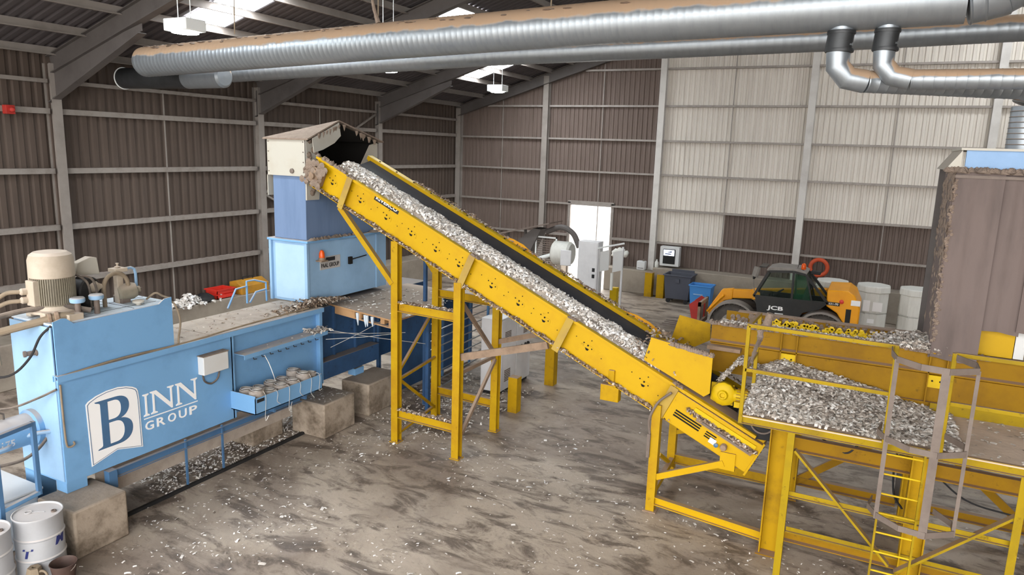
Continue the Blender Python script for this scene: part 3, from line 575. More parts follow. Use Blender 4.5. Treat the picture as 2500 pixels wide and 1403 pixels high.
Bh1 = [(.34, .94), (.34, .56), (.5, .56)]+bez((.5, .56), (.66, .57), (.7, .66), (.7, .76))+bez((.7, .76), (.7, .87), (.64, .94), (.5, .94))+[(.5, .94)]
Bh2 = [(.34, .5), (.34, .06), (.5, .06)]+bez((.5, .06), (.7, .06), (.76, .17), (.76, .28))+bez((.76, .28), (.76, .42), (.68, .5), (.5, .5))+[(.5, .5)]
sc = lambda P, x0, y0, w, h: [(x0+a*w, y0+b*h) for a, b in P]
obj('letter_b', shape2d([sc(q, 6.145, 1.19, .575, .755) for q in (Bo, Bh1, Bh2)], side(.008), .002, None), 'bluedeep', lg, smooth=0)
I = [(0, 1), (1, 1), (1, .95), (.66, .9), (.66, .1), (1, .05), (1, 0), (0, 0), (0, .05), (.34, .1), (.34, .9), (0, .95)]
Nn = [(0, 1), (.26, 1), (.84, .26), (.84, .9), (.72, .95), (.72, 1), (1, 1), (1, .95), (.92, .9), (.92, 0), (.86, 0), (.17, .87), (.17, .1), (.27, .05), (.27, 0), (0, 0), (0, .05), (.09, .1), (.09, .9), (0, .95)]
obj('letter_i', shape2d([sc(I, 6.915, 1.468, .105, .365)], side(.004), .003, None), 'paperwhite', lg, smooth=0)
for x in (7.045, 7.5): obj('letter_n', shape2d([sc(Nn, x, 1.468, .43, .375)], side(.004), .003, None), 'paperwhite', lg, smooth=0)
obj('rule', MB().box(SX, SX+.007, 6.92, 7.92, 1.42, 1.437), 'paperwhite', lg, smooth=0)
for i, ch in enumerate('GROUP'):
    obj('letter_'+ch.lower(), text_mb(ch, (lambda o: lambda x, y, z: (SX+.004+z, o+x, 1.228+y))(6.93+i*.205), .15, .145, .003, .015), 'paperwhite', lg, smooth=0)
# junction box, shelf, wire tray
jb = obj('junction_box', MB().box(SX, SX+.15, 7.96, 8.48, 1.88, 2.2), 'white', bp, bev=.012)
obj('dust_cap', MB().box(SX, SX+.155, 7.95, 8.49, 2.2, 2.212), 'debris', jb)
obj('cable_loop', MB().tube(smoothpath([(SX+.04, 8.02, 1.88), (SX+.03, 8.06, 1.74), (SX+.02, 8.2, 1.66), (SX+.02, 8.34, 1.72), (SX+.03, 8.38, 1.88)]), .015, 8), 'hose', jb)
sh = obj('wire_guide_shelf', MB().angle((SX+.1, 8.74, 2.02), (SX+.1, 10.9, 2.02), .3, .08, .012, up=(0,0,-1)), 'blue', bp)
for i in range(9): obj('guide_hook', MB().tube([(SX+.18, 9+i*.2, 1.96), (SX+.2, 9+i*.2, 1.92), (SX+.24, 9.03+i*.2, 1.93)], .009, 6), 'black', sh)
mb = MB()
for i in range(40):
    y = random.uniform(8.8, 10.95); mb.flake((SX+random.uniform(0, .24), y, 2.04), random.uniform(.04, .11), random.uniform(.02, .04))
for i in range(90): mb.flake((SX+random.uniform(-.05, .3), random.uniform(10.5, 11), 2.05+random.uniform(0, .06)), random.uniform(.05, .13), random.uniform(.02, .04))
obj('caught_shreds', mb, 'shreddark', sh, smooth=0, stuff=True)
tr = obj('wire_tray', MB().box(SX-.1, -9.35, 8.62, 10.32, 1.06, 1.075).box(-9.362, -9.35, 8.62, 10.32, 1.06, 1.36).box(SX-.1, -9.35, 8.62, 8.632, 1.06, 1.40).box(SX-.1, -9.35, 10.308, 10.32, 1.06, 1.36), 'blue', bp)
obj('tray_bracket', MB().box(SX-.1, -9.4, 9.1, 9.14, .95, 1.06).box(SX-.1, -9.4, 9.9, 9.94, .95, 1.06), 'bluedeep', tr)
obj('warning_label', MB().box(-9.35, -9.346, 8.66, 8.83, 1.27, 1.33), 'black', tr)
# skirt rail below
sk = obj('skirt_rail', MB().chan((SX+.05, 6.25, .76), (SX+.05, 10.3, .76), .06, .13, .01, up=(0,0,1)), 'bluedeep', bp)
for y in (7.6, 8.35): obj('rail_post', MB().bar((SX+.05, y, 0), (SX+.05, y, .86), .03, .03), 'bluedeep', sk)
obj('rail_end_plate', MB().box(SX-.02, SX+.1, 6.22, 6.35, .55, .84), 'bluedeep', sk)
obj('inner_skirt', MB().box(-10.17, -10.15, 6.2, 10.25, .35, .86), 'deck', sk)
# feed hopper tower
th = obj('feed_hopper', MB().box(-11.33, -10.35, 11.06, 13.7, 2.5, 3.77), 'bluelight', bp, bev=.01)
obj('collar', MB().box(-11.4, -10.28, 10.99, 13.95, 3.77, 3.82), 'blue', th, bev=.008)
obj('upper_chute', MB().box(-11.28, -10.4, 11.1, 13.3, 3.82, 5.15), 'bluegrey', th, bev=.01)
for q in ((-11.36, -11.3, 11.0, 11.1), (-10.4, -10.33, 11.02, 11.08), (-10.36, -10.33, 13.3, 13.36)): obj('corner_rib', MB().box(*q, 2.5, 3.77), 'bluelight', th)
hd = MB(); x0, x1, y0, y1 = -11.36, -10.3, 11.02, 13.3
hd.box(x0, x1, y0, y0+.02, 5.12, 5.84).box(x0, x0+.02, y0, y1, 4.7, 5.84).box(x0, x1, y1-.02, y1, 4.65, 5.84)
hd.prism([(x1-.02, y0, 4.65), (x1-.02, 11.38, 4.65), (x1-.02, 11.44, 5.2), (x1-.02, 11.36, 5.7), (x1-.02, 11.42, 5.98), (x1-.02, y0, 5.84)], (.03, 0, 0))
hd.prism([(x1-.02, y1, 4.7), (x1-.02, y1, 5.84), (x1-.02, y1-.25, 5.78), (x1-.02, 12.55, 5.1), (x1-.02, 12.3, 4.75)], (.03, 0, 0))
for ya, za, yb, zb, ze in ((y0-.06, 5.84, 11.9, 6.24, 5.88), (11.9, 6.24, y1+.1, 5.84, 5.84)):
    rf = MB().prism([(x0-.04, ya, min(za, 5.86)), (x1+.12, ya, za), (x1+.12, yb, zb), (x0-.04, yb, min(zb, 5.9))], (0, 0, .03)); obj('hood_roof', rf, 'debris', th)
hd.prism([(x1+.1, 11.1, 5.88), (x1+.1, 11.9, 6.22), (x1+.1, 11.95, 5.95), (x1+.1, 11.75, 5.8), (x1+.1, 11.4, 5.66), (x1+.1, 11.14, 5.6)], (.015, 0, 0))
obj('hood', hd, 'cream', th)
obj('hood_shade', MB().box(x0+.03, x0+.05, y0+.03, y1-.03, 5.16, 5.83).box(x0+.03, x1-.06, y1-.05, y1-.03, 4.9, 5.83).box(x0+.03, x1-.06, y0+.03, y0+.05, 5.16, 5.83).prism([(x0, y0+.02, 5.82), (x1+.05, y0+.02, 5.82), (x1+.05, 11.9, 6.2), (x0, 11.9, 5.86)], (0, 0, .008)).prism([(x0, 11.9, 5.86), (x1+.05, 11.9, 6.2), (x1+.05, y1, 5.82), (x0, y1, 5.82)], (0, 0, .008)), 'hole', th)  # added black sheets that paint the shade inside the hood
mb = MB()
for i in range(22):
    z = 4.8+i*.05; mb.lathe((x1+.015, 11.2+random.uniform(-.1, .2), z), [(0, -.02), (random.uniform(.03, .09), .0), (.03, .02), (0, .03)], 7, axis=(1, 0, 0))
for i in range(30):
    t_ = random.random(); y = 11.2+t_*2; z = 5.88+(.32*(y-11.0) if y < 12 else .32-(y-12)*.28); mb.lathe((x1+.11, y, z), [(.035, 0), (.02, .06), (0, random.uniform(.08, .16))], 6, axis=(0, 0, -1))
for i in range(40):
    y = random.uniform(11.1, 13.6); mb.lathe((-10.34+random.uniform(0, .05), y, 3.82), [(random.uniform(.05, .1), 0), (.04, .03), (0, random.uniform(.04, .07))], 7)
o = obj('caked_dust', mb, 'debris', th, smooth=60, stuff=True)
mb = MB()
for y in (11.1, 11.15): pass
for x in (-11.3, -10.36):
    for z in (5.2, 5.4, 5.6, 5.8): mb.lathe((x, y0-.001, z), [(.012, 0), (.012, .012), (0, .014)], 8, axis=(0,-1,0))
mb.lathe((-10.66, y0, 5.22), [(.05, 0), (.05, .03), (.03, .04)], 12, axis=(0,-1,0))
obj('panel_bolt', mb, 'greysteel', th)
be = obj('warning_beacon', MB().lathe((-10.27, 11.4, 3.44), [(.06, 0), (.062, .02), (.055, .1), (.035, .15), (0, .165)], 20), 'orange', bp)
obj('beacon_bracket', MB().box(-10.37, -10.19, 11.3, 11.5, 3.36, 3.385).lathe((-10.27, 11.4, 3.385), [(.075, 0), (.075, .03), (.062, .055)], 20), 'dirtysteel', be)
npl = obj('name_plate', MB().box(-10.35, -10.338, 11.42, 12.05, 3.16, 3.43), 'plate', bp)
obj('plate_heading', MB().box(-10.338, -10.334, 11.6, 11.88, 3.33, 3.41), 'black', npl)
obj('plate_text', text_mb('PAAL GROUP', lambda x, y, z: (-10.336+z, 11.45+x, 3.2+y), .56, .09, .002, .02), 'black', npl, smooth=0)
obj('latch', MB().box(-10.35, -10.3, 12.32, 12.42, 3.18, 3.34).tube([(-10.32, 12.42, 3.28), (-10.3, 12.9, 3.32)], .012, 6), 'hole', bp)
for pts in ([(-11.4, 9.9, 2.48), (-11.4, 10.12, 2.84), (-11.4, 10.41, 2.86), (-11.4, 10.4, 2.5)], [(-11.4, 10.4, 2.5), (-11.4, 10.4, 2.96), (-11.4, 10.6, 2.96), (-11.4, 10.92, 2.86), (-11.4, 10.93, 2.46)], [(-11.4, 10.47, 2.5), (-11.4, 10.64, 2.7), (-11.4, 10.93, 2.72)]):
    obj('handrail', MB().tube(pts, .02, 10), 'blue', bp)
# loose shreds lying on the press
mb = MB()
for i in range(120): mb.flake((random.uniform(-11.05, -10), random.uniform(7.6, 10.9), 2.505), random.uniform(.03, .08), random.uniform(.012, .03), tilt=.3)
for i in range(900):
    y = random.gauss(11.05, .45); x = -10.0-abs(random.gauss(0, .22))
    if not (9.7 < y < 12) or (y > 11 and x < -10.33): continue
    mb.flake((x, y, 2.51+random.uniform(0, .13)*max(0, 1-abs(y-11.1)/.9)), random.uniform(.04, .11), random.uniform(.015, .04))
tag(obj('paper_shreds', mb, 'grime', smooth=0, stuff=True), 'heap of grey-brown paper shreds spilled on the blue press beside the feed hopper', 'paper')
# wire coils standing in the tray
def coil(x, y, z, r, h):
    return MB().lathe((x, y, z), [(r*.45, 0), (r*.95, .005), (r, .03), (r, h-.03), (r*.95, h), (r*.5, h), (r*.42, h-.02), (r*.42, .02)], 26)
near = [(-9.5, 8.80), (-9.5, 9.09), (-9.5, 9.38), (-9.5, 9.67), (-9.5, 9.96), (-9.51, 10.19)]
far = [(-9.79, 8.85), (-9.79, 9.14), (-9.79, 9.43), (-9.79, 9.72), (-9.79, 10.01)]
ordn = ['first', 'second', 'third', 'fourth', 'fifth', 'last']
for row, nm in ((near, 'front'), (far, 'back')):
    for i, (x, y) in enumerate(row):
        r = .14 if i < 5 else .1; h = random.uniform(.28, .38)
        t = thing('wire_coil', (x, y, 1.076), 'dusty wire coil, %s from near end in tray %s row' % (ordn[i], nm), 'wire coil', 'wire coils in the tray')
        obj('coil_body', coil(x, y, 1.076, r, h), 'spool', t)
        mb = MB(); a0 = random.uniform(0, 6)
        mb.torus((x, y, 1.08+h), r*.8, .006, (.1, .1, 1), 20, 5); mb.torus((x+.01, y, 1.09+h), r*.6, .006, (-.1, .15, 1), 20, 5)
        if nm == 'front':
            mb.tube(smoothpath([(x+.1, y, 1.07+h), (-9.36, y+.03, 1.2+h*.6), (-9.335, y+.05, 1.3), (-9.33, y+.02, random.uniform(.9, 1.2)), (-9.31, y+.08, random.uniform(.95, 1.15))]), .005, 5)
        obj('loose_wire', mb, 'wire', t)
tag(obj('drawn_wire', MB().tube(smoothpath([(-9.55, 9.3, 1.46), (-9.58, 9.27, 1.62), (-9.66, 9.26, 1.8), (-9.72, 9.22, 1.95)]), .007, 6), 'wire'), 'single pale wire rising from the coils to the blue shelf', 'wire')

# ------------------------------------------------------------------ concrete blocks
for (x0, x1, y0, y1, lab) in ((-10.2, -9.35, 5.36, 6.15, 'square concrete block under the near end of the press, behind the drums'),
                              (-10.17, -9.31, 10.31, 11.25, 'square concrete block in front of the wire tray end, shreds on its top'),
                              (-10.1, -9.35, 11.75, 12.9, 'longer concrete block in the shade behind the other block'),
                              (-10.95, -10.2, 9.3, 10.1, 'shaded concrete block under the press below the wire tray')):
    mb = MB().grid(1, 1, lambda u, v: (0, 0, 0)); mb = MB().box(x0, x1, y0, y1, 0, .715)
    tag(obj('concrete_block', mb, 'concrete', bev=.03), lab, 'concrete block', 'concrete blocks under the press')
mb = MB()
for i in range(70): mb.flake((random.uniform(-10.1, -9.35), random.uniform(10.35, 11.2), .725), random.uniform(.03, .08), random.uniform(.015, .03), tilt=.3)
tag(obj('paper_shreds', mb, 'shreddark', smooth=0, stuff=True), 'shreds scattered on the concrete block in front of the wire tray', 'paper')
tag(obj('floor_trim', MB().box(-9.9, -9.84, 6.3, 10.35, 0, .05), 'black'), 'thin dark steel strip on the floor along the press', 'strip')

# ------------------------------------------------------------------ foreground at lower left
def drum(x, y, lab):
    t = thing('oil_drum', (x, y, 0), lab, 'drum', 'white steel drums')
    obj('shell', MB().lathe((x, y, 0), [(.285, 0), (.295, .01), (.285, .03), (.283, .28), (.295, .295), (.295, .305), (.283, .32), (.283, .57), (.295, .585), (.295, .595), (.283, .61), (.283, .845), (.293, .86), (.293, .88), (.283, .882), (.275, .86), (0, .86)], 48), 'drum', t)
    obj('bung', MB().lathe((x+.14, y+.13, .86), [(.032, 0), (.032, .02), (.02, .022), (.02, .01), (0, .01)], 16), 'greysteel', t)
    obj('pull_ring', MB().torus((x-.1, y-.06, .868), .04, .006, (0,0,1), 20, 6).bar((x-.07, y-.04, .868), (x+.06, y+.06, .868), .012, .006), 'drum', t)
    return t
d1 = drum(-9.49, 4.98, 'white steel drum with navy letters next to the concrete block')
for ch, a0, zz in (('T', -1.35, .36), ('M', .12, .46)):
    obj('letter', text_mb(ch, (lambda a0, zz: lambda x, y, z: (-9.49+(.286+z)*math.cos(a0+(x+y*.25)/.283), 4.98+(.286+z)*math.sin(a0+(x+y*.25)/.283), zz+y))(a0, zz), .13, .13, .002, .03), 'navy', d1, smooth=0)
d2 = drum(-9.56, 4.36, 'white steel drum cut off by the left edge of the picture')
t = thing('bucket', (-8.99, 4.97, 0), 'brown bucket at the foot of the white drum', 'bucket')
obj('pail', MB().lathe((-8.99, 4.97, 0), [(.11, 0), (.115, .01), (.155, .29), (.165, .3), (.158, .305), (.15, .29), (.11, .05), (0, .05)], 32), 'red' if False else mat('brown_bucket_plastic', '#4c3a34', .6, dirt='#6b5a50', amt=.5, scale=6), t)
obj('bail_handle', MB().tube(arc((-8.99, 4.97, .27), .165, -.2, math.pi+.2, (1, .3, 0), (0, -.5, -.6), 12), .006, 6), 'greysteel', t)
t = thing('steel_nozzle', (-9.2, 4.72, 0), 'tan steel nozzle with a round hole in its hexagonal top beside the bucket', 'nozzle')
obj('hex_body', MB().lathe((-9.2, 4.72, 0), [(.1, 0), (.1, .2), (.075, .3), (.03, .3), (.03, .25), (0, .25)], 6), 'hosetan', t)
obj('side_handle', MB().torus((-9.09, 4.76, .2), .06, .016, (.4, -1, 0), 18, 8), 'hosetan', t)
t = thing('tube_barrier', (-9.95, 5.05, 0), 'square blue tube barrier standing behind the white drums', 'frame')
A, B = (-10.0, 5.3), (-9.88, 4.75)
obj('top_rail', MB().bar((*A, 1.9), (*B, 1.9), .06, .06), 'bluedeep', t, bev=.006); obj('bottom_rail', MB().bar((*A, .88), (*B, .88), .06, .06), 'blue', t, bev=.006)
for q in (A, B): obj('post', MB().bar((*q, 0 if q is B else .85), (*q, 1.93), .06, .06), 'bluedeep', t, bev=.006)
t = thing('base_tank', (-10.8, 4.9, 0), 'white dusty box below the blue ram cylinder at left edge', 'tank')
obj('casing', MB().box(-11.6, -10.3, 4.2, 5.45, 0, .78), 'tank_top', t, bev=.03); obj('lid', MB().box(-11.65, -10.26, 4.15, 5.5, .78, .82), 'white', t, bev=.01)

# ------------------------------------------------------------------ clutter along the left wall
t = thing('crate', (-17.6, 15, 1.08), 'red plastic crate on the concrete wall ledge beyond the press', 'crate')
mb = MB().box(-17.85, -17.35, 14.7, 15.35, 1.08, 1.1)
for a in ((-17.85, -17.83, 14.7, 15.35), (-17.37, -17.35, 14.7, 15.35), (-17.85, -17.35, 14.7, 14.72), (-17.85, -17.35, 15.33, 15.35)):
    mb.box(*a, 1.08, 1.2); mb.box(*a, 1.24, 1.36)
obj('shell', mb, 'redplastic', t); obj('rim', MB().box(-17.88, -17.84, 14.67, 15.38, 1.34, 1.37).box(-17.36, -17.32, 14.67, 15.38, 1.34, 1.37).box(-17.84, -17.36, 14.67, 14.71, 1.34, 1.37).box(-17.84, -17.36, 15.34, 15.38, 1.34, 1.37), 'redplastic', t)
t = thing('toolbox', (-17.6, 16.1, 1.08), 'yellow painted box on the ledge between crate and hopper', 'box')
obj('body', MB().prism([(-17.85, 15.6, 1.08), (-17.3, 15.6, 1.08), (-17.3, 15.6, 1.35), (-17.6, 15.6, 1.5), (-17.85, 15.6, 1.45)], (0, 1.1, 0)), mat('dull_orange_paint', '#c08a28', .6, dirt='#7c5a2a', amt=.6, scale=3), t, bev=.02)
obj('handle', MB().tube([(-17.58, 15.9, 1.5), (-17.58, 15.9, 1.58), (-17.58, 16.3, 1.58), (-17.58, 16.3, 1.5)], .02, 8), 'black', t)
mb = MB()
for i in range(420):
    a, r = random.uniform(0, 6.28), abs(random.gauss(0, .5)); mb.flake((-17.45+r*math.cos(a)*.35, 13.75+r*math.sin(a), 1.1+max(0, .3-.4*r)*random.random()), random.uniform(.08, .2), random.uniform(.04, .1))
tag(obj('rubbish_heap', mb, 'scrap', smooth=0, stuff=True), 'heap of crumpled white waste paper on the ledge left of the red crate', 'rubbish')
tag(obj('rubbish_sack', MB().lathe((-17.5, 14.35, 1.08), [(.25, 0), (.3, .05), (.26, .16), (.12, .24), (0, .25)], 14), 'black', bev=0), 'black bin bag between the white heap and the red crate', 'bag')
tag(obj('wall_sensor', MB().box(-17.95, -17.8, 9.55, 9.75, 6.22, 6.42).lathe((-17.8, 9.65, 6.32), [(.06, 0), (.06, .08), (.03, .12)], 12, axis=(1,0,0)), 'red', bev=.01), 'small red box fixed to the rail near the top left corner', 'alarm')

# ------------------------------------------------------------------ wooden walkway beside the hopper
t = thing('wooden_platform', (-9.3, 12.5, 2.2), 'board platform covered in dust and shreds between hopper and yellow trestle', 'platform')
mb = MB().prism([(-10.3, 11.6, 2.39), (-8.2, 11.13, 2.39), (-8.2, 12.9, 2.39), (-9.2, 14.4, 2.39), (-10.3, 14.5, 2.39)], (0, 0, .03))
obj('deck_board', mb, 'wood', t)
d0, d1v = Vector((-10.2, 11.6, 0)), Vector((-8.2, 11.15, 0))
for a, b in ((.05, .38), (.42, .47), (.9, 1.)):
    p, q = d0.lerp(d1v, a), d0.lerp(d1v, b); obj('front_board', MB().bar((p.x, p.y+.02, 2.31), (q.x, q.y+.02, 2.31), .03, .16), 'wood', t)
for u in (.1, .45, .8): p = d0.lerp(d1v, u); obj('joist', MB().bar((p.x, p.y+.02, 2.33), (p.x, p.y+2.2, 2.33), .1, .11), 'wood', t)
p, q = d0.lerp(d1v, .3), d0.lerp(d1v, .9); obj('lower_board', MB().bar((p.x, p.y+.06, 2.24), (q.x, q.y+.06, 2.24), .1, .025), 'wood', t)
mb = MB()
for u in (.43, .55, .58, .66): p = d0.lerp(d1v, u); mb.tube([(p.x, p.y-.01, 2.38), (p.x+.01, p.y-.02, 2.28), (p.x+.02, p.y-.02, 2.1+random.uniform(-.05, .08))], [.035, .03, .008], 7)
obj('hanging_rag', mb, 'tank_top', t)
for x, y in ((-8.4, 11.4), (-8.4, 12.6), (-10.12, 13.1)): obj('prop', MB().bar((x, y, 0), (x, y, 2.28), .08, .08), 'blueshade', t)
mb = MB()
for i in range(260):
    x = random.uniform(-10.25, -8.2); y = random.uniform(11.3, 13.9)
    if y < 11.65+(x+10.3)*-.22: continue
    mb.flake((x, y, 2.43), random.uniform(.03, .1), random.uniform(.015, .05), tilt=.35)
tag(obj('paper_shreds', mb, 'shreddark', smooth=0, stuff=True), 'loose shreds strewn over the board platform by the hopper', 'paper')
mb = MB()
for i in range(900):
    x, y = random.uniform(-9.3, -7), random.uniform(11.5, 15.5); mb.flake((x, y, .01+random.uniform(0, .04)), random.uniform(.04, .1), random.uniform(.015, .04), tilt=.6)
tag(obj('paper_shreds', mb, 'shreddark', smooth=0, stuff=True), 'shreds drifted on the floor under and behind the yellow trestle legs', 'paper')
for k, (p, q) in enumerate((((-9.92, 11.05, 1.95), (-9.0, 12.6, 1.75)), ((-9.92, 11.08, 1.8), (-8.9, 12.3, 1.82)), ((-9.9, 11.1, 2.0), (-8.6, 13.0, 1.45)), ((-9.9, 11.2, 1.6), (-9.3, 12.4, 2.1)))):
    tag(obj('baling_wire', MB().tube([p, ((p[0]+q[0])/2, (p[1]+q[1])/2, (p[2]+q[2])/2-.02), q], .006, 6), 'wire'), 'thin straight baling wire crossing the shade below the board platform', 'wire', 'loose wires under the board platform')
# ladder-like rack of rods in the shade under the platform
t = thing('bale_rod_rack', (-8.8, 14.8, 0), 'dark blue rack of long shiny horizontal rods behind the yellow trestle', 'rack')
for x, y, h in ((-8.75, 13.0, 3.4), (-8.85, 16.6, 2.1), (-9.6, 13.2, 2.1)): obj('post', MB().bar((x, y, 0), (x, y, h), .07, .07), 'blueshade', t)
for i in range(9): obj('rod', MB().tube([(-8.72, 13.05, .25+i*.2), (-8.86, 16.6, .25+i*.2)], .016, 8), 'tape', t)
obj('side_panel', MB().box(-9.7, -9.62, 13.2, 16.6, .1, 2.1), 'blueshade', t)
t = thing('scrap_table', (-8.9, 15.6, 0), 'grey table with a dusty top beyond the board platform', 'table')
obj('table_top', MB().box(-9.6, -8.2, 14.95, 16.4, 2.2, 2.24), 'deck', t)
for x in (-9.55, -8.25):
    for y in (15.0, 16.35): obj('leg', MB().bar((x, y, 0), (x, y, 2.2), .05, .05), 'bluedeep', t)
t = thing('electrical_cabinet', (-7.85, 15.2, 0), 'white electrical cabinet with vents and switches behind the yellow trestle', 'cabinet')
obj('casing', MB().box(-8.1, -7.58, 14.42, 16.05, .08, 1.86), 'offwhite', t, bev=.012); obj('plinth', MB().box(-8.08, -7.62, 14.45, 16.0, 0, .08), 'black', t)
for y0, y1 in ((14.45, 15.22), (15.25, 16.02)): obj('door', MB().box(-7.58, -7.56, y0, y1, .12, 1.82), 'offwhite', t, bev=.006)
for y, z, w, h in ((14.62, 1.28, .3, .26), (14.62, .3, .3, .3), (15.6, 1.3, .22, .22)):
    mb = MB()
    for k in range(7): mb.box(-7.56, -7.552, y, y+w, z+k*h/7, z+(k+.55)*h/7)
    obj('vent', mb, 'greysteel', t)
obj('display', MB().box(-7.56, -7.545, 15.38, 15.62, 1.5, 1.78), 'paperwhite', t)
for y in (15.5, 15.7, 15.85): obj('switch', MB().lathe((-7.555, y, 1.0), [(.04, 0), (.04, .02), (.025, .05)], 12, axis=(1,0,0)), 'black', t)
obj('emergency_stop', MB().lathe((-7.555, 15.75, .85), [(.05, 0), (.06, .03), (.05, .06), (0, .065)], 14, axis=(1,0,0)), 'redplastic', t)

# ------------------------------------------------------------------ inclined conveyor
TH = math.atan(.4555); CU = Vector((math.cos(TH), 0, -math.sin(TH))); CN = Vector((math.sin(TH), 0, math.cos(TH)))
def cp(s, y, h): return Vector((-9.9, y, 5.546))+CU*s+CN*h
def cbox(mb, s0, s1, y0, y1, h0, h1):
    c = [cp(s, y, h) for h in (h0, h1) for s, y in ((s0, y0), (s1, y0), (s1, y1), (s0, y1))]
    return mb.add(c, [(0,3,2,1),(4,5,6,7),(0,1,5,4),(1,2,6,5),(2,3,7,6),(3,0,4,7)])
YN, YF, SE = 10.97, 12.53, 9.62
cv = thing('inclined_conveyor', (-6, 11.7, 0), 'bright yellow inclined belt conveyor on four legs, feeding shreds up to the blue hopper', 'conveyor')
sp = obj('side_panel', cbox(MB(), .0, SE, YN, YN+.012, -.6, 0), 'yellow', cv)
obj('top_flange', cbox(MB(), .0, SE-.15, YN-.07, YN+.02, -.015, .0), 'yellow_clean', sp, bev=.003)
obj('flange_lip', cbox(MB(), .0, SE-.15, YN-.075, YN-.065, -.05, .0), 'yellow', sp)
obj('bottom_flange', cbox(MB(), .05, SE, YN-.07, YN+.02, -.615, -.6), 'yellow', sp)
sf = obj('side_panel', cbox(MB(), .0, SE, YF, YF+.012, -.6, .0), 'yellow', cv)
obj('top_flange', cbox(MB(), .0, 2.1, YF-.05, YF+.09, .0, .016), 'yellow_clean', sf)
obj('top_flange', cbox(MB(), 2.13, 4.6, YF-.05, YF+.09, .0, .016), 'yellow_clean', sf)
obj('top_flange', cbox(MB(), 4.63, 7.8, YF-.05, YF+.09, .0, .016), 'yellow_clean', sf)
obj('inner_strip', cbox(MB(), .0, 7.8, YF-.06, YF-.045, -.07, .016), 'yellow', sf)
obj('bottom_flange', cbox(MB(), .05, SE, YF-.02, YF+.07, -.615, -.6), 'yellow', sf)
for k in range(16):
    mb = MB(); p = cp(.3+k*.48, YF-.0, .016); mb.lathe(p, [(.02, 0), (.02, .012), (0, .014)], 8, axis=CN); obj('bolt', mb, 'hole', sf)
for s, e in ((4.0, .5), (6.9, .55)):
    obj('cover_gusset', MB().prism([cp(s-e, YF+.07, .0), cp(s-e*.4, YF+.07, .08), cp(s+e*.1, YF+.07, .09), cp(s+e, YF+.07, .0)], (0, .012, 0)), mat('orange_yellow_gusset', '#d89a12', .5, dirt='#a87818', amt=.5, scale=4), sf, smooth=0)
for s in (.93, 3.93, 6.05):
    r = obj('rib', cbox(cbox(MB(), s-.055, s-.04, YN-.1, YN+.0, -.66, .0), s-.07, s+.06, YN-.105, YN-.09, -.66, .0), 'dustyyellow', sp)
r = obj('rib', cbox(cbox(MB(), 8.06, 8.075, YN-.11, YN, -.62, .0), 8.0, 8.14, YN-.115, YN-.1, -.62, -.03), 'dustyyellow', sp)
k = 0
for s in (.5, 1.25, 1.92, 2.55, 3.15, 3.7, 4.45, 5.05, 5.6, 6.5, 7.6):
    mb = MB(); c = cp(s, YN-.001, -.3); pts = []
    for i in range(24):
        a = 2*math.pi*i/24; ex = .085*(1 if math.cos(a) > 0 else -1)
        pts.append(c+CU*(ex+.045*math.cos(a))+CN*(.055*math.sin(a)-.02))
    mb.prism(pts, (0, -.003, 0)); mb.mi = 1
    for du, dn, r in ((-.085, .03, .012), (0, .02, .016), (.085, .0, .012), (.02, .13, .01), (-.25, .05, .009), (.3, -.05, .009)):
        mb.lathe(c+CU*du+CN*dn+Vector((0, -.004, 0)), [(r, 0), (r, .003)], 8, axis=(0, -1, 0))
    mb.prism([c+CU*a+CN*b+Vector((0, -.004, 0)) for a, b in ((-.035, -.035), (.045, -.03), (.035, -.065), (-.0, -.07))], (0, -.003, 0))
    obj('idler_plate', mb, ['yellow', 'hole'], sp, smooth=0)
kv = obj('maker_plate', cbox(MB(), 1.53, 2.14, YN-.004, YN, -.15, -.025), 'black', sp)
obj('plate_text', text_mb('KIVERCO', lambda x, y, z: cp(1.57+x, YN-.005-z, -.122+y), .53, .075, .001, .02), 'paperwhite', kv, smooth=0)
# belt, rollers
prof = [(YN+.02, -.06), (11.3, -.17), (12.1, -.17), (YF-.06, -.055)]
mb = MB().add([cp(s, y, h) for s in (.1, 9.2) for y, h in prof], [(i, i+1, i+5, i+4) for i in range(3)]); mb.open = True
mb2 = MB()
pr = prof+[(y, h-.02) for y, h in reversed(prof)]
mb2.prism([cp(.1, y, h) for y, h in pr], CU*9.1)
obj('carrying_belt', mb2, 'belt', cv, smooth=0)
obj('return_belt', cbox(MB(), .1, 9.3, YN+.1, YF-.1, -.54, -.525), 'belt', cv)
for s in (.16, 9.36): obj('end_drum', MB().cyl(cp(s, YN+.03, -.35), cp(s, YF-.03, -.35), .17, 24), 'belt', cv)
for s in (1.6, 3.0, 4.4, 5.8, 7.2): obj('idler_roller', MB().cyl(cp(s, YN+.03, -.24), cp(s, YF-.03, -.24), .05, 12), 'greysteel', cv)
hd = obj('drive_housing', cbox(MB(), -.1, .32, YN-.12, YN+.0, -.52, -.2), 'dirtysteel', cv, bev=.02)
obj('bearing', MB().lathe(cp(.14, YN-.12, -.36), [(.12, 0), (.12, .03), (.06, .04), (.06, .1)], 18, axis=(0, -1, 0)), 'dirtysteel', hd)
mb = MB()
for i in range(46): mb.lathe(cp(random.uniform(-.12, .35), YN-.12-random.uniform(0, .04), random.uniform(-.55, -.1)), [(0, -.03), (random.uniform(.03, .08), 0), (.02, .03), (0, .04)], 7, axis=(0, -1, 0))
for i in range(40): s = random.uniform(0, .8); mb.lathe(cp(s, YN-.03+random.uniform(-.04, .05), .0), [(random.uniform(.03, .06), 0), (.03, .03), (0, random.uniform(.04, .07))], 7, axis=CN)
for s in (.9, 3.95, 6.05, 8.07):
    for i in range(18): mb.lathe(cp(s+random.uniform(-.06, .1), YN-random.uniform(0, .09), .0), [(random.uniform(.02, .05), 0), (.02, .015), (0, .03)], 7, axis=CN)
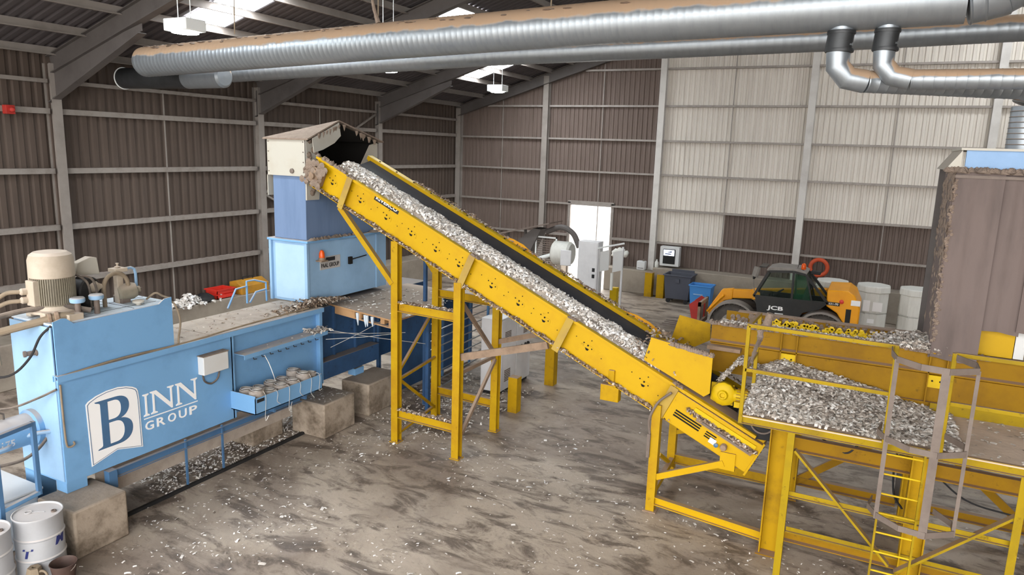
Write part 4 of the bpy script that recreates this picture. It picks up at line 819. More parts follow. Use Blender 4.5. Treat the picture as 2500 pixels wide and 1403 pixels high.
obj('caked_dust', mb, 'debris', cv, smooth=60, stuff=True)
# legs and bracing
H = .15
LEG = [(-8.06, 10.99, 4.02), (-6.62, 10.93, 3.40), (-8.16, 12.56, 4.02), (-6.66, 12.5, 3.40)]
for x, y, h in LEG:
    l = obj('leg', MB().ibeam((x, y, .0), (x, y, h), H, H, .016, up=(1, 0, 0) if False else (0, 1, 0)), 'legyellow', cv)
    obj('foot_plate', MB().box(x-.1, x+.1, y-.1, y+.1, 0, .02), 'yellow2', l)
def brace(p, q, w=.06, h=.06, m='yellow2', n='brace', par=cv): return obj(n, MB().bar(p, q, w, h), m, par)
for z in (.61, 2.76):
    obj('cross_beam', MB().chan((-7.99, 10.95, z), (-6.69, 10.93, z-.02), .07, .17, .014), 'legyellow', cv)
    obj('cross_beam', MB().chan((-8.08, 12.53, z), (-6.73, 12.5, z-.02), .07, .17, .014), 'yellow2', cv)
brace((-9.36, 10.94, 4.58), (-8.11, 10.95, 3.2), .1, .1, 'legyellow'); brace((-9.36, 12.53, 4.58), (-8.2, 12.55, 3.2), .1, .1, 'yellow2')
brace((-6.56, 10.95, 2.0), (-4.83, 10.95, 2.5), .07, .13, 'dirtysteel'); brace((-6.62, 12.5, 1.93), (-4.85, 12.5, 2.5), .06, .1, 'dirtysteel')
for a, b in (((11.06, 1.36), (12.45, 2.45)), ((11.06, 1.24), (12.5, 1.36)), ((11.06, 1.3), (12.5, .22)), ((11.06, .12), (12.5, .26))): brace((-8.1, a[0], a[1]), (-8.14, b[0], b[1]), .05, .05)
for a, b in (((11.0, 3.05), (12.4, 1.7)), ((11.0, 1.66), (12.4, 1.64)), ((12.4, 1.58), (11.0, .28))): brace((-6.63, a[0], a[1]), (-6.65, b[0], b[1]), .055, .07, 'dirtysteel')
obj('cross_tie', MB().bar((-8.1, 10.95, 3.9), (-8.1, 12.53, 3.9), .09, .09), 'yellow2', cv); obj('cross_tie', MB().bar((-6.64, 10.95, 3.28), (-6.64, 12.53, 3.28), .09, .09), 'yellow2', cv)
hb = obj('hanging_bracket', MB().box(-3.82, -3.5, 10.9, 11.05, 1.72, 2.0).box(-3.7, -3.6, 10.93, 11.02, 2.0, 2.25), 'yellow2', cv, bev=.01)
# tail: skirt plates, guard, legs
obj('skirt_plate', MB().prism([(-3.14, 11.0, 2.5), (-3.04, 11.0, 2.89), (-2.05, 11.0, 2.74), (-2.05, 11.0, 2.13), (-2.14, 11.0, 2.06)], (0, .015, 0)), 'yellow', cv, smooth=0)
obj('skirt_rim', MB().bar((-3.04, 10.99, 2.89), (-2.05, 10.99, 2.74), .05, .02), 'yellow', cv)
obj('skirt_plate', MB().prism([(-3.1, 12.5, 2.48), (-2.97, 12.5, 2.98), (-2.42, 12.5, 2.9), (-2.4, 12.5, 2.6), (-2.66, 12.5, 2.44)], (0, .015, 0)), 'yellow2', cv, smooth=0)
mb = MB()
for i in range(60): u = random.random(); mb.lathe((-2.75+u*.7, 10.99+random.uniform(-.03, .03), 2.84-u*.1), [(random.uniform(.02, .045), -.02), (.03, .02), (0, .05)], 7)
obj('skirt_dust', mb, 'debris', cv, smooth=60, stuff=True)
obj('tail_cover', cbox(MB(), 7.2, 9.5, YN+.03, YN+.35, -.02, .0), 'dirtysteel', cv)
tg = obj('tail_guard', cbox(MB(), 8.14, SE, YN-.1, YN, -.6, -.06), 'yellow', cv, bev=.008)
mb = MB()
for k in range(3): cbox(mb, 8.26, 8.72, YN-.106, YN-.1, -.36-k*.045, -.335-k*.045)
for k in range(3): cbox(mb, 8.82, 9.0, YN-.106, YN-.1, -.38-k*.04, -.36-k*.04)
obj('guard_slot', mb, 'hole', tg)
obj('tension_bar', cbox(MB(), 8.6, 9.55, YN-.15, YN-.1, -.3, -.22), 'dirtysteel', tg)
obj('tension_screw', MB().cyl(cp(8.7, YN-.17, -.26), cp(9.5, YN-.17, -.26), .018, 10), 'greysteel', tg)
obj('upper_slat', cbox(MB(), 8.5, 9.55, YN-.125, YN-.1, -.2, -.12), 'yellow_clean', tg)
obj('shaft_knob', MB().lathe(cp(9.16, YN-.1, -.42), [(.05, 0), (.055, .06), (.045, .09), (0, .1)], 18, axis=(0, -1, 0)), 'dirtysteel', tg)
obj('white_tag', cbox(MB(), 8.92, 9.03, YN-.112, YN-.1, -.5, -.41), 'white', tg); obj('blue_knob', MB().lathe(cp(9.05, YN-.1, -.47), [(.03, 0), (.035, .04), (0, .06)], 12, axis=(0, -1, 0)), 'bluedeep', tg)
obj('end_plate', cbox(MB(), SE-.01, SE+.02, YN-.12, YF+.02, -.64, -.02), 'yellow', cv)
for k in range(6): obj('bolt', MB().lathe(cp(SE+.02, YN-.06, -.1-k*.09), [(.016, 0), (.016, .012)], 8, axis=CU), 'hole', cv)
for (x, y, h) in ((-2.82, 10.87, 1.85), (-2.95, 12.63, 1.9)):
    l = obj('leg', MB().chan((x, y, 0), (x, y, h), .14, .14, .014, up=(0, 1, 0)), 'legyellow' if y < 11 else 'yellow2', cv); obj('foot_plate', MB().box(x-.11, x+.11, y-.1, y+.1, 0, .02), 'dirtysteel', l)
brace((-2.76, 10.85, .62), (-1.72, 10.86, 1.1), .07, .1, 'yellow'); brace((-2.9, 12.6, .75), (-1.7, 12.6, 1.15), .06, .08); brace((-2.9, 12.55, .1), (-3.0, 11.9, .55), .06, .06)
obj('strut_lug', MB().box(-1.78, -1.55, 10.84, 10.9, 1.0, 1.28), 'yellow', cv)
obj('base_beam', MB().ibeam((-2.76, 10.86, .2), (-1.05, 10.6, .2), .1, .14, .014), 'yellow', cv); obj('base_beam', MB().ibeam((-2.88, 12.63, .22), (-1, 12.63, .22), .1, .18, .014), 'yellow2', cv)
obj('cross_tie', MB().bar((-2.86, 10.9, .2), (-2.93, 12.6, .2), .08, .1), 'yellow2', cv)
obj('limit_switch', MB().box(-2.93, -2.88, 10.76, 10.82, .95, 1.35).tube(smoothpath([(-2.9, 10.79, 1.35), (-2.92, 10.78, 1.6), (-2.8, 10.78, 1.9), (-2.6, 10.8, 2.1)]), .02, 8), 'greysteel', cv)

# shreds riding on the belt
def heap_profile(y):
    u = (y-(YN+.02))/(12.0-(YN+.02)); return -.045+.13*math.sin(min(1, max(0, u))**.7*math.pi)-.11*u
def heap(s, y): return heap_profile(y)+.035*noise.noise((s*3, y*4, 0))+.02*noise.noise((s*9, y*9, 3))
mb = MB(); mb.grid(150, 12, lambda u, v: cp(.45+u*7.25, YN+.02+v*(12.02-YN-.02+.04*noise.noise((u*30, 0, 1))), heap(.45+u*7.25, YN+.02+v*1.03))); nb = len(mb.f); mb.mi = 1
for i in range(11000):
    s = random.uniform(.45, 7.75); y = random.triangular(YN+.0, 12.1, 11.4)
    mb.flake(cp(s, y, heap(s, min(y, 12))+random.uniform(0, .03)), random.uniform(.06, .12), random.uniform(.018, .04))
t = tag(obj('shredded_paper', mb, ['heapbase', 'shred'], smooth=0, stuff=True), 'long band of pale shredded paper riding up the yellow conveyor belt', 'paper')
mb = MB()
for i in range(1500):
    s = random.uniform(.2, 8.3); mb.flake(cp(s, YN-random.uniform(.0, .09), -.595+random.uniform(0, .05)*abs(noise.noise((s*2, 0, 0)))*2), random.uniform(.04, .1), random.uniform(.015, .035))
for i in range(800):
    s = random.uniform(1.2, 9.2); mb.flake(cp(s, YF+random.uniform(.05, .13), .02+random.uniform(0, .07)*abs(noise.noise((s*2, 3, 0)))*2), random.uniform(.04, .1), random.uniform(.015, .035))
for i in range(420):
    s = random.uniform(7.1, 8.2); mb.flake(cp(s, random.uniform(11.0, 12.4), random.uniform(-.05, .22)), random.uniform(.05, .11), random.uniform(.02, .04))
for i in range(400):
    s = random.uniform(8.4, 9.6); mb.flake(cp(s, YN-.15+random.uniform(-.01, .05), -.22+random.uniform(-.02, .03)), random.uniform(.04, .08), random.uniform(.015, .03))
for a, b, z in ((-7.98, -6.7, .7), (-7.98, -6.7, 2.85)):
    for i in range(260): mb.flake((random.uniform(a, b), 10.94+random.uniform(-.05, .05), z+random.uniform(0, .02)), random.uniform(.04, .08), random.uniform(.015, .03))
tag(obj('caught_shreds', mb, 'grime', smooth=0, stuff=True), 'shreds caught along the flanges and beams of the inclined conveyor', 'paper')

# ------------------------------------------------------------------ bollards
def bollard(x, y, w, h, lab, m='yellow2'):
    t = thing('bollard', (x, y, 0), lab, 'bollard', 'yellow steel bollards')
    obj('post', MB().chan((x, y, 0), (x, y, h), w, w, .014, up=(0, 1, 0)), m, t); obj('cap', MB().box(x-w/2, x+w/2, y-w/2, y+w/2, h, h+.012), m, t)
bollard(-6.82, 13.72, .22, .80, 'short yellow bollard standing alone right of the yellow trestle')
bollard(-6.9, 15.9, .24, 1.5, 'yellow bollard half hidden below the middle of the inclined conveyor')
bollard(-8.5, 25.2, .26, .82, 'bright yellow bollard in front of the concrete wall, beyond the conveyor', 'yellow_clean')
bollard(-8.12, 28.45, .3, .98, 'worn yellow bollard against the concrete wall, left of a close pair')
bollard(-7.62, 28.45, .3, .95, 'worn yellow bollard of a pair, next to the charcoal wheeled bin')

# ------------------------------------------------------------------ trough conveyor
tc = thing('trough_conveyor', (1, 12.2, 0), 'dull yellow level trough conveyor behind the railed platform, on heavy columns', 'conveyor')
X0, X1 = -2.22, 5
ns = obj('side_wall', MB().box(X0, X1, 11.6, 11.62, 2.33, 3.12), 'ochre', tc)
obj('top_flange', MB().box(X0, X1, 11.52, 11.7, 3.12, 3.14), 'ochre', ns)
obj('mid_rail', MB().prism([(X0, 11.6, 2.80), (X0, 11.53, 2.83), (X0, 11.53, 2.85), (X0, 11.6, 2.87)], (X1-X0, 0, 0)), 'ochre', ns)
obj('lower_rail', MB().box(X0+.9, X1, 11.54, 11.6, 2.33, 2.40), 'ochre', ns)
for x in (-1.13, -.9, .88, 1.1, 2.6, 2.85): obj('rib', MB().box(x-.008, x+.008, 11.53, 11.6, 2.33, 3.12), 'ochre', ns)
for x in (-1.015, .99):
    mb = MB().box(x-.11, x+.11, 11.55, 11.6, 2.62, 2.80); mb.mi = 1
    for dx in (-.05, .05): mb.lathe((x+dx, 11.549, 2.72), [(.014, 0), (.014, .004)], 8, axis=(0, -1, 0))
    obj('splice_plate', mb, ['yellow_clean', 'hole'], ns)
obj('end_bracket', MB().box(X0-.02, X0+.5, 11.45, 11.6, 2.72, 2.78), 'dirtysteel', ns)
fs = obj('side_wall', MB().box(X0, X1, 12.85, 12.87, 2.33, 3.1), 'ochre', tc)
obj('top_flange', MB().box(X0+.2, X1, 12.8, 12.95, 3.1, 3.12), 'dirtysteel', fs)
obj('trough_belt', MB().box(X0, X1, 11.62, 12.85, 2.5, 2.53), 'belt', tc)
obj('tail_pulley', MB().cyl((-1.25, 11.0, 1.82), (-1.25, 12.8, 1.82), .28, 28), 'black', tc)
obj('pulley_ring', MB().torus((-1.22, 10.93, 1.84), .17, .015, (0, 1, 0), 24, 6), 'greysteel', tc)
obj('pulley_guard', MB().box(-1.5, -.78, 10.95, 11.0, 1.56, 2.15), 'black', tc)
gb = obj('gearbox', MB().lathe((-1.86, 11.25, 2.12), [(.17, 0), (.19, .03), (.19, .14), (.15, .17), (.08, .18), (.07, .22), (.04, .22), (.04, .19)], 12, axis=(0, -1, 0)), 'yellow_clean', tc, bev=.008)
obj('housing_flange', MB().box(-2.07, -1.72, 11.2, 11.24, 1.93, 2.26), 'yellow_clean', gb)
obj('gear_motor', MB().lathe((-1.7, 11.16, 2.12), [(.1, 0), (.1, .2), (.07, .22), (.07, .3), (.05, .32)], 18, axis=(1, 0, 0)).box(-1.68, -1.5, 11.05, 11.25, 1.96, 2.05), 'yellow_clean', gb)
mb = MB()
for i in range(14): a = 2*math.pi*i/14; mb.bar((-1.66, 11.16+.1*math.cos(a), 2.12+.1*math.sin(a)), (-1.5, 11.16+.1*math.cos(a), 2.12+.1*math.sin(a)), .008, .03, up=(0, math.cos(a), math.sin(a)))
f = obj('motor_fin', mb, 'ochre', gb); f['kind'] = 'stuff'
for x, y in ((-.9, 10.56), (.9, 10.56), (2.75, 10.56), (-.9, 12.62), (.95, 12.62), (2.75, 12.62)):
    l = obj('leg', MB().ibeam((x, y, 0), (x, y, 2.08 if y < 11 else 2.33), .28, .28, .018, up=(1, 0, 0)), 'yellow2', tc); obj('foot_plate', MB().box(x-.18, x+.18, y-.18, y+.18, 0, .02), 'ochre', l)
for y in (10.56, 12.62):
    for a, b in ((-.76, .76), (1.04, 2.6)):
        obj('cross_beam', MB().chan((a, y, 1.76), (b, y, 1.76), .1, .22, .016), 'ochre', tc); obj('cross_beam', MB().chan((a, y, .32), (b, y, .32), .1, .15, .014), 'ochre', tc)
for x in (-.9, .9, 2.75): obj('bearer', MB().ibeam((x, 10.5, 2.2), (x, 12.7, 2.2), .14, .22, .014), 'ochre', tc)
for p, q in (((.78, 12.62, 1.6), (-.78, 12.62, .3)), ((1.05, 12.62, 1.6), (2.6, 12.62, .3))): obj('brace', MB().bar(p, q, .06, .12), 'ochre', tc)
for pts in ([(-.6, 11.0, 2.0), (-.35, 10.7, 1.85), (-.05, 10.6, 1.75), (.1, 10.6, 1.9)], [(.75, 11.2, 2.2), (.6, 11.0, 1.7), (.62, 10.9, 1.2), (.75, 10.85, 1.0)], [(1.1, 12, 1.25), (1.6, 11.9, .9), (2.2, 11.8, .85), (3.2, 11.8, .8)], [(-1.55, 11.04, 2.1), (-1.58, 11.0, 1.85), (-1.35, 10.98, 1.72), (-1.1, 11.02, 1.74), (-1.02, 11.04, 1.9)]):
    obj('cable', MB().tube(smoothpath(pts), .014, 8), 'black', tc)
obj('dusty_stub_pipe', MB().tube([(-1.38, 11.6, 3.12), (-1.37, 11.6, 3.25), (-1.34, 11.6, 3.40)], [.075, .065, .055], 12), 'debris', tc)
mb = MB()
for i in range(330):
    x = random.uniform(X0-.02, 1.6); mb.lathe((x, 11.6+random.uniform(-.07, .09), 3.135), [(random.uniform(.03, .08), -.01), (.03, .02), (0, random.uniform(.025, .05))], 7)
for i in range(360):
    x = random.uniform(X0+.1, 1.4); mb.lathe((x, 12.84-random.uniform(0, .02), random.uniform(2.75, 3.09)), [(random.uniform(.02, .05), -.01), (.02, .008), (0, .015)], 7, axis=(0, -1, 0))
obj('caked_dust', mb, 'debris', tc, smooth=60, stuff=True)
mb = MB()
for i in range(120):
    x = random.triangular(-1.7, .6, -1.2); mb.lathe((x, 12.80, random.uniform(2.92, 3.03)), [(random.uniform(.02, .05), 0), (.02, .004)], random.randint(4, 7), axis=(0, -1, 0), ph=random.uniform(0, 3))
obj('bare_paint_patch', mb, mat('fresh_yellow_paint', '#f6cf18', .45), tc, smooth=0, stuff=True)
mb = MB()
for i in range(1300):
    x = random.triangular(.05, 1.2, .8); y = random.uniform(11.55, 12.3); mb.flake((x, y, 3.14+random.uniform(0, .12)*min(1, max(0, (x-.05)/.6))), random.uniform(.05, .11), random.uniform(.02, .04))
for i in range(900):
    x = random.uniform(-2.1, 1.0); mb.flake((x, 11.6+random.uniform(-.08, .1), 3.16+random.uniform(0, .03)), random.uniform(.03, .08), random.uniform(.01, .03))
tag(obj('shredded_paper', mb, 'shreddark', smooth=0, stuff=True), 'shreds heaped on the trough edge beside the hanging rubber curtain', 'paper')
mb = MB(); hz = lambda u, v: 2.28+.42*math.sin(min(1, u*1.4)*math.pi*.5)*(1-.55*v*0)*max(0, 1-abs(u-.45)*.9)
mb.grid(14, 10, lambda u, v: (-1.98+u*.62, 11.2+v*.35, hz(u, v)+.05*noise.noise((u*5, v*5, 2)))); mb.mi = 1
for i in range(900): u, v = random.random(), random.random(); mb.flake((-1.98+u*.62, 11.15+v*.4, hz(u, v)+random.uniform(-.03, .05)), random.uniform(.03, .07), random.uniform(.01, .025))
tag(obj('shredded_paper', mb, ['heapbase', 'shreddark'], smooth=0, stuff=True), 'small grey heap of shreds on top of the yellow gearbox', 'paper')

# ------------------------------------------------------------------ railed platform with caged ladder
ap = thing('access_platform', (1, 10.6, 0), 'yellow railed steel platform heaped with shreds, with caged ladder, at lower right', 'platform')
DX0, DX1 = -1.4, 4.6
obj('deck_plate', MB().box(DX0, DX1, 9.9, 11.58, 2.25, 2.28), 'deckpale', ap)
obj('edge_beam', MB().chan((DX0, 9.9, 2.22), (DX1, 9.9, 2.22), .05, .13, .01, up=(0, 0, 1)), 'olive', ap, bev=.003); obj('edge_beam', MB().bar((DX0, 9.88, 2.22), (DX0, 11.55, 2.22), .05, .13), 'olive', ap)
obj('toe_rail', MB().box(.95, DX1, 11.46, 11.5, 2.28, 2.42), 'olive', ap)
def rail(p, q, m='olive', n='guard_rail'): return obj(n, MB().bar(p, q, .05, .05), m, ap, bev=.004)
for x, y in ((DX0, 9.9), (.38, 9.88), (1.0, 9.88), (2.9, 9.9), (DX0, 10.9)):
    rail((x, y, 2.25), (x, y, 3.55 if y < 10 else 3.5), n='guard_post')
rail((DX0, 9.9, 3.55), (.4, 9.9, 3.53)); rail((DX0, 9.9, 2.93), (.38, 9.9, 2.91)); rail((DX0, 9.9, 3.55), (DX0, 10.9, 3.52)); rail((DX0, 9.9, 2.93), (DX0, 10.9, 2.92))
rail((1.0, 9.9, 3.53), (DX1, 9.9, 3.53)); rail((1.0, 9.9, 2.91), (DX1, 9.9, 2.91))
obj('dust_wrapped_hose', MB().tube(smoothpath([(DX0+.03, 10.86, 3.28), (DX0+.04, 10.8, 3.15), (DX0+.03, 10.5, 3.08), (DX0+.03, 10.2, 2.95)]), [.045, .05, .04, .045, .05, .04, .04, .03, .035, .03, .03, .025, .03, .02, .03, .02, .02, .02, .02][:19], 9), 'debris', ap)
for x in (-.72, 1.9): obj('leg', MB().angle((x, 9.92, 0), (x, 9.92, 2.16), .09, .09, .012, up=(0, 1, 0)), 'olive', ap)
obj('tie_bar', MB().angle((-.7, 9.93, 1.26), (1.88, 9.93, 1.26), .05, .07, .01), 'olive', ap); obj('tie_bar', MB().angle((-.7, 10.5, .45), (1.88, 10.5, .45), .05, .07, .01), 'olive', ap)
obj('brace', MB().bar((-.66, 9.96, 1.9), (.62, 9.96, .58), .03, .11, up=(0, 1, 0)), 'olive', ap); obj('brace', MB().bar((.7, 9.96, .5), (1.88, 9.96, 1.62), .03, .11, up=(0, 1, 0)), 'olive', ap); obj('brace', MB().bar((1.92, 9.96, 1.62), (2.6, 9.96, 2.1), .03, .11, up=(0, 1, 0)), 'olive', ap)
la = obj('ladder', MB().bar((.41, 9.83, .3), (.41, 9.83, 2.3), .025, .06).bar((.85, 9.83, .0), (.85, 9.83, 2.3), .025, .06), 'olive', ap)
for k in range(8): obj('rung', MB().cyl((.41, 9.83, .25+k*.27), (.85, 9.83, .25+k*.27), .013, 8), 'yellow_clean', la)
cg = obj('ladder_cage', MB().bar((.38, 9.38, 1.45), (.38, 9.38, 3.5), .012, .05, up=(1, 0, 0)), 'greysteel', ap)
for x, y, w in ((.87, 9.12, .09), (1.2, 9.35, .04)): obj('cage_bar', MB().bar((x, y, 1.45), (x, y, 3.5), w, .012, up=(0, 1, 0)), 'greysteel', cg)
for z in (1.5, 2.5, 3.5):
    P = [(.33, 9.86), (.28, 9.6) if z < 3 else (.33, 9.65), (.38, 9.37), (.62, 9.15), (.9, 9.11), (1.2, 9.33), (1.2, 9.6), (1.02, 9.86)]; mb = MB()
    for a, b in zip(P[:-1], P[1:]): mb.bar((*a, z), (*b, z), .012, .075)
    obj('cage_hoop', mb, 'greysteel', cg)
# the heap on the deck
def ph(x, y):
    u = (x-DX0)/(2.35); v = (y-9.93)/1.62
    base = (.03+.42*v**1.2)*min(1, max(0, 1.05-u))*min(1, .55+u*3); return 2.285+max(0, base+.04*noise.noise((x*3, y*3, 0)))
mb = MB(); mb.grid(60, 36, lambda u, v: (DX0+.03+u*2.45, 9.94+v*1.62, ph(DX0+.03+u*2.45, 9.94+v*1.62))); mb.mi = 1
for i in range(7500):
    x = DX0+.02+2.6*random.random()**1.15; y = random.uniform(9.93, 11.56)
    mb.flake((x, y, ph(x, y)+random.uniform(0, .025)), random.uniform(.06, .13), random.uniform(.018, .042), tilt=.7)
for i in range(130): mb.flake((random.uniform(1.1, 2.6), random.uniform(9.95, 11.5), 2.285), random.uniform(.03, .09), random.uniform(.015, .04), tilt=.3)
tag(obj('shredded_paper', mb, ['heapbase', 'shreddark'], smooth=0, stuff=True), 'wide sloping heap of grey shreds on the railed yellow platform', 'paper')

# ------------------------------------------------------------------ curtained drop box at the right edge
cb = thing('curtained_box', (2, 12.4, 3.1), 'tall box hung with dusty brown rubber sheets under a blue beam, right edge', 'hopper')
def sheet(x0, x1, y, zb, zt, amp):
    return MB().prism([(x0+(x1-x0)*i/12, y+amp*math.sin(i*1.3), 0) for i in range(13)]+[(x1-(x1-x0)*i/12, y+.02+amp*math.sin((12-i)*1.3), 0) for i in range(13)], (0, 0, 1)), zb, zt
for x0, x1, y, zb in ((.86, 1.43, 11.52, 3.06), (1.40, 1.86, 11.56, 3.52), (1.82, 2.35, 11.53, 3.58), (2.3, 2.9, 11.56, 3.58)):
    m_, a, b = sheet(x0, x1, y, zb, 5.68, .012); m_.v = [(v[0], v[1], zb+(b-zb)*v[2]+(0 if v[2] > .5 else .02*math.sin(v[0]*9))) for v in m_.v]
    obj('rubber_sheet', m_, 'rubber', cb, smooth=30)
m_ = MB().box(.84, .86, 11.56, 13.2, 3.06, 5.66); obj('side_sheet', m_, 'rubber', cb)
obj('rear_sheet', MB().box(.86, 2.9, 13.2, 13.22, 2.9, 5.68), 'rubber', cb)
for x, y in ((.82, 13.35), (2.9, 13.35), (2.9, 11.6)): obj('post', MB().bar((x, y, 0), (x, y, 5.7), .1, .1), 'framedark', cb)
obj('clamp_strip', MB().box(.84, 2.95, 11.5, 11.54, 5.60, 5.64), 'greysteel', cb)
tb = obj('top_beam', MB().box(.95, 3.0, 11.56, 11.62, 5.72, 5.97), mat('pale_blue_beam', '#86a8cf', .5, dirt='#6f8fb4', amt=.4, scale=2), cb)
obj('top_plate', MB().prism([(.88, 11.5, 5.97), (.88, 13.3, 5.97), (3, 13.3, 5.97), (3, 11.5, 5.97)], (0, 0, .03)).prism([(.72, 11.5, 5.70), (.9, 11.5, 5.97), (.9, 11.5, 5.70)], (0, 1.8, 0)), 'cream', tb)
mb = MB()
for i in range(220): mb.lathe((.845+random.uniform(-.01, .01), random.uniform(11.5, 13.1), 5.7-abs(random.gauss(0, .9))), [(0, -.02), (random.uniform(.03, .1), 0), (.03, .012), (0, .02)], 7, axis=(-1, 0, 0))
for i in range(150): mb.lathe((random.uniform(.75, 3.0), 11.52+random.uniform(-.06, .06), 5.68+random.uniform(0, .03)), [(random.uniform(.03, .08), -.02), (.03, .03), (0, .05)], 7)
for i in range(160): mb.lathe((.87+random.gauss(0, .015), 11.52, random.uniform(3.3, 5.6)), [(0, -.01), (random.uniform(.01, .025), 0), (0, .02)], 6, axis=(0, -1, 0))
obj('caked_dust', mb, 'debris', cb, smooth=60, stuff=True)
obj('yellow_panel', MB().prism([(1.42, 11.75, 3.15), (1.86, 11.75, 3.15), (1.86, 11.75, 3.72), (1.42, 11.75, 3.56)], (0, .02, 0)), 'yellow', cb, smooth=0)
for x in (1.87, 2.0): obj('white_panel', MB().box(x, x+.12, 11.75, 11.77, 3.15, 3.75), 'white', cb)

# ------------------------------------------------------------------ telehandler
tl = thing('telehandler', (-2.5, 23.6, 0), 'orange-yellow telescopic handler with black cab, parked before the white bulk bins', 'vehicle')
OY = 'orangebody'; Y0 = 22.62
def wheel(x, y0, y1, par=tl):
    c = (x, y0, .62); w = y1-y0
    t = obj('wheel', MB().lathe(c, [(.33, .03), (.45, .0), (.56, .03), (.62, .1), (.62, w-.1), (.56, w-.03), (.4, w)], 40, axis=(0, 1, 0)), 'tyre', par)
    mb = MB()
    for i in range(26):
        a = 2*math.pi*i/26
        for s in (0, 1):
            b = a+(.12 if s else 0); q = Vector((x+.63*math.cos(b), y0+w*(.28+.45*s), .62+.63*math.sin(b))); mb.bar(q-Vector((.05*math.sin(b), w*.2, -.05*math.cos(b))), q+Vector((.03*math.sin(b), w*.2, -.03*math.cos(b))), .05, .05, up=(math.cos(b), 0, math.sin(b)))
    f = obj('tread', mb, 'tyre', t); f['kind'] = 'stuff'
    obj('rim', MB().lathe((x, y0+.02, .62), [(.34, 0), (.33, .05), (.2, .09), (.18, .04), (.1, .02), (0, .02)], 28, axis=(0, 1, 0)), 'rim', t)
for x in (-3.74, -1.17):
    wheel(x, Y0, Y0+.4); wheel(x, 24.15, 24.55)
    for y in (Y0-.02, 24.13):
        obj('fender', MB().prism([(x+.74*math.cos(a), y, .62+.72*math.sin(a)) for a in [math.pi*(.98-.93*i/16) for i in range(17)]]+[(x+.68*math.cos(a), y, .62+.66*math.sin(a)) for a in [math.pi*(.05+.93*i/16) for i in range(17)]], (0, .45, 0)), 'fender', tl)
obj('chassis', MB().box(-4.3, -.5, 23.05, 24.1, .5, .95), 'blackgloss', tl, bev=.02)
side = lambda P, y: [(x, y, z) for x, z in P]
lower = [(-3.12, 1.6), (-2.95, .82), (-2.05, .75), (-1.9, .95), (-1.72, 1.25), (-1.25, 1.42), (-1.06, 1.62)]
cab = obj('cab', MB().prism(side(lower, Y0), (0, .03, 0)).prism(side(lower, 23.55), (0, .03, 0)).box(-3.0, -1.2, Y0+.03, 23.55, .78, .85), 'blackgloss', tl, smooth=0)
R4 = {'fb': (-3.16, 1.6), 'ft': (-2.78, 2.40), 'mb': (-2.06, 1.6), 'mt': (-2.08, 2.46), 'rt': (-1.74, 2.40), 'rb': (-1.06, 1.62)}
for y in (Y0+.02, 23.56):
    for a, b in (('fb', 'ft'), ('mb', 'mt'), ('rt', 'rb'), ('ft', 'mt'), ('mt', 'rt'), ('fb', 'mb'), ('mb', 'rb')):
        obj('cab_pillar', MB().bar((R4[a][0], y, R4[a][1]), (R4[b][0], y, R4[b][1]), .06, .07), 'blackgloss', cab)
    obj('cab_pillar', MB().bar((-1.72, y, 2.38), (-1.5, y, 1.62), .03, .04), 'blackgloss', cab)
    obj('side_window', MB().prism(side([(-3.12, 1.62), (-2.09, 1.62), (-2.1, 2.42), (-2.76, 2.38)], y), (0, .006, 0)), 'glass', cab, smooth=0)
    obj('side_window', MB().prism(side([(-2.04, 1.62), (-1.52, 1.62), (-1.72, 2.38), (-2.05, 2.42)], y), (0, .006, 0)), 'glassgreen', cab, smooth=0)
    obj('side_window', MB().prism(side([(-1.5, 1.62), (-1.1, 1.64), (-1.62, 2.36), (-1.7, 2.37)], y), (0, .006, 0)), 'glass', cab, smooth=0)
obj('windscreen', MB().prism([(-3.16, Y0+.03, 1.62), (-3.16, 23.55, 1.62), (-2.79, 23.55, 2.4), (-2.79, Y0+.03, 2.4)], (.006, 0, 0)), 'glass', cab, smooth=0)
obj('cab_roof', MB().prism(side([(-2.86, 2.42), (-2.82, 2.5), (-2.6, 2.56), (-1.9, 2.55), (-1.7, 2.46), (-1.72, 2.4)], Y0), (0, .98, 0)), 'fender', cab, bev=.015)
obj('roof_visor', MB().bar((-2.98, Y0+.1, 2.5), (-2.98, 23.5, 2.5), .2, .03), 'blackgloss', cab); obj('antenna', MB().tube([(-2.0, Y0+.2, 2.55), (-1.96, Y0+.2, 2.75)], .008, 6), 'black', cab)
obj('work_light', MB().box(-1.62, -1.35, Y0+.1, Y0+.35, 2.42, 2.52), 'black', cab, bev=.02)
obj('seat', MB().prism(side([(-2.1, 1.25), (-1.7, 1.25), (-1.55, 2.1), (-1.68, 2.12), (-1.85, 1.4), (-2.1, 1.38)], 22.85), (0, .45, 0)), 'black', cab, bev=.03)
obj('steering_wheel', MB().torus((-2.5, 23.08, 1.72), .17, .017, (-.6, 0, .8), 24, 8).tube([(-2.5, 23.08, 1.72), (-2.66, 23.08, 1.3)], .025, 8), 'black', cab)
obj('dashboard', MB().box(-3.0, -2.72, 22.8, 23.4, 1.2, 1.66), 'black', cab, bev=.04)
obj('logo_text', text_mb('JCB', lambda x, y, z: (-2.74+x+.08*y, Y0-.004-z, 1.2+y), .46, .16, .002, .03), 'paperwhite', cab, smooth=0); obj('logo_rule', MB().box(-2.5, -2.26, Y0-.004, Y0, 1.13, 1.15), 'paperwhite', cab)
obj('door_handle', MB().box(-2.0, -1.86, Y0-.02, Y0, .98, 1.02), 'greysteel', cab)
obj('cab_step', MB().box(-2.75, -2.1, Y0, Y0+.25, .45, .5).box(-2.75, -2.72, Y0, Y0+.04, .5, .8).box(-2.13, -2.1, Y0, Y0+.04, .5, .8), 'blackgloss', cab)
obj('beacon', MB().lathe((-1.83, Y0+.12, 2.54), [(.06, 0), (.07, .03), (.065, .14), (.04, .18), (0, .19)], 18), 'orange', tl)
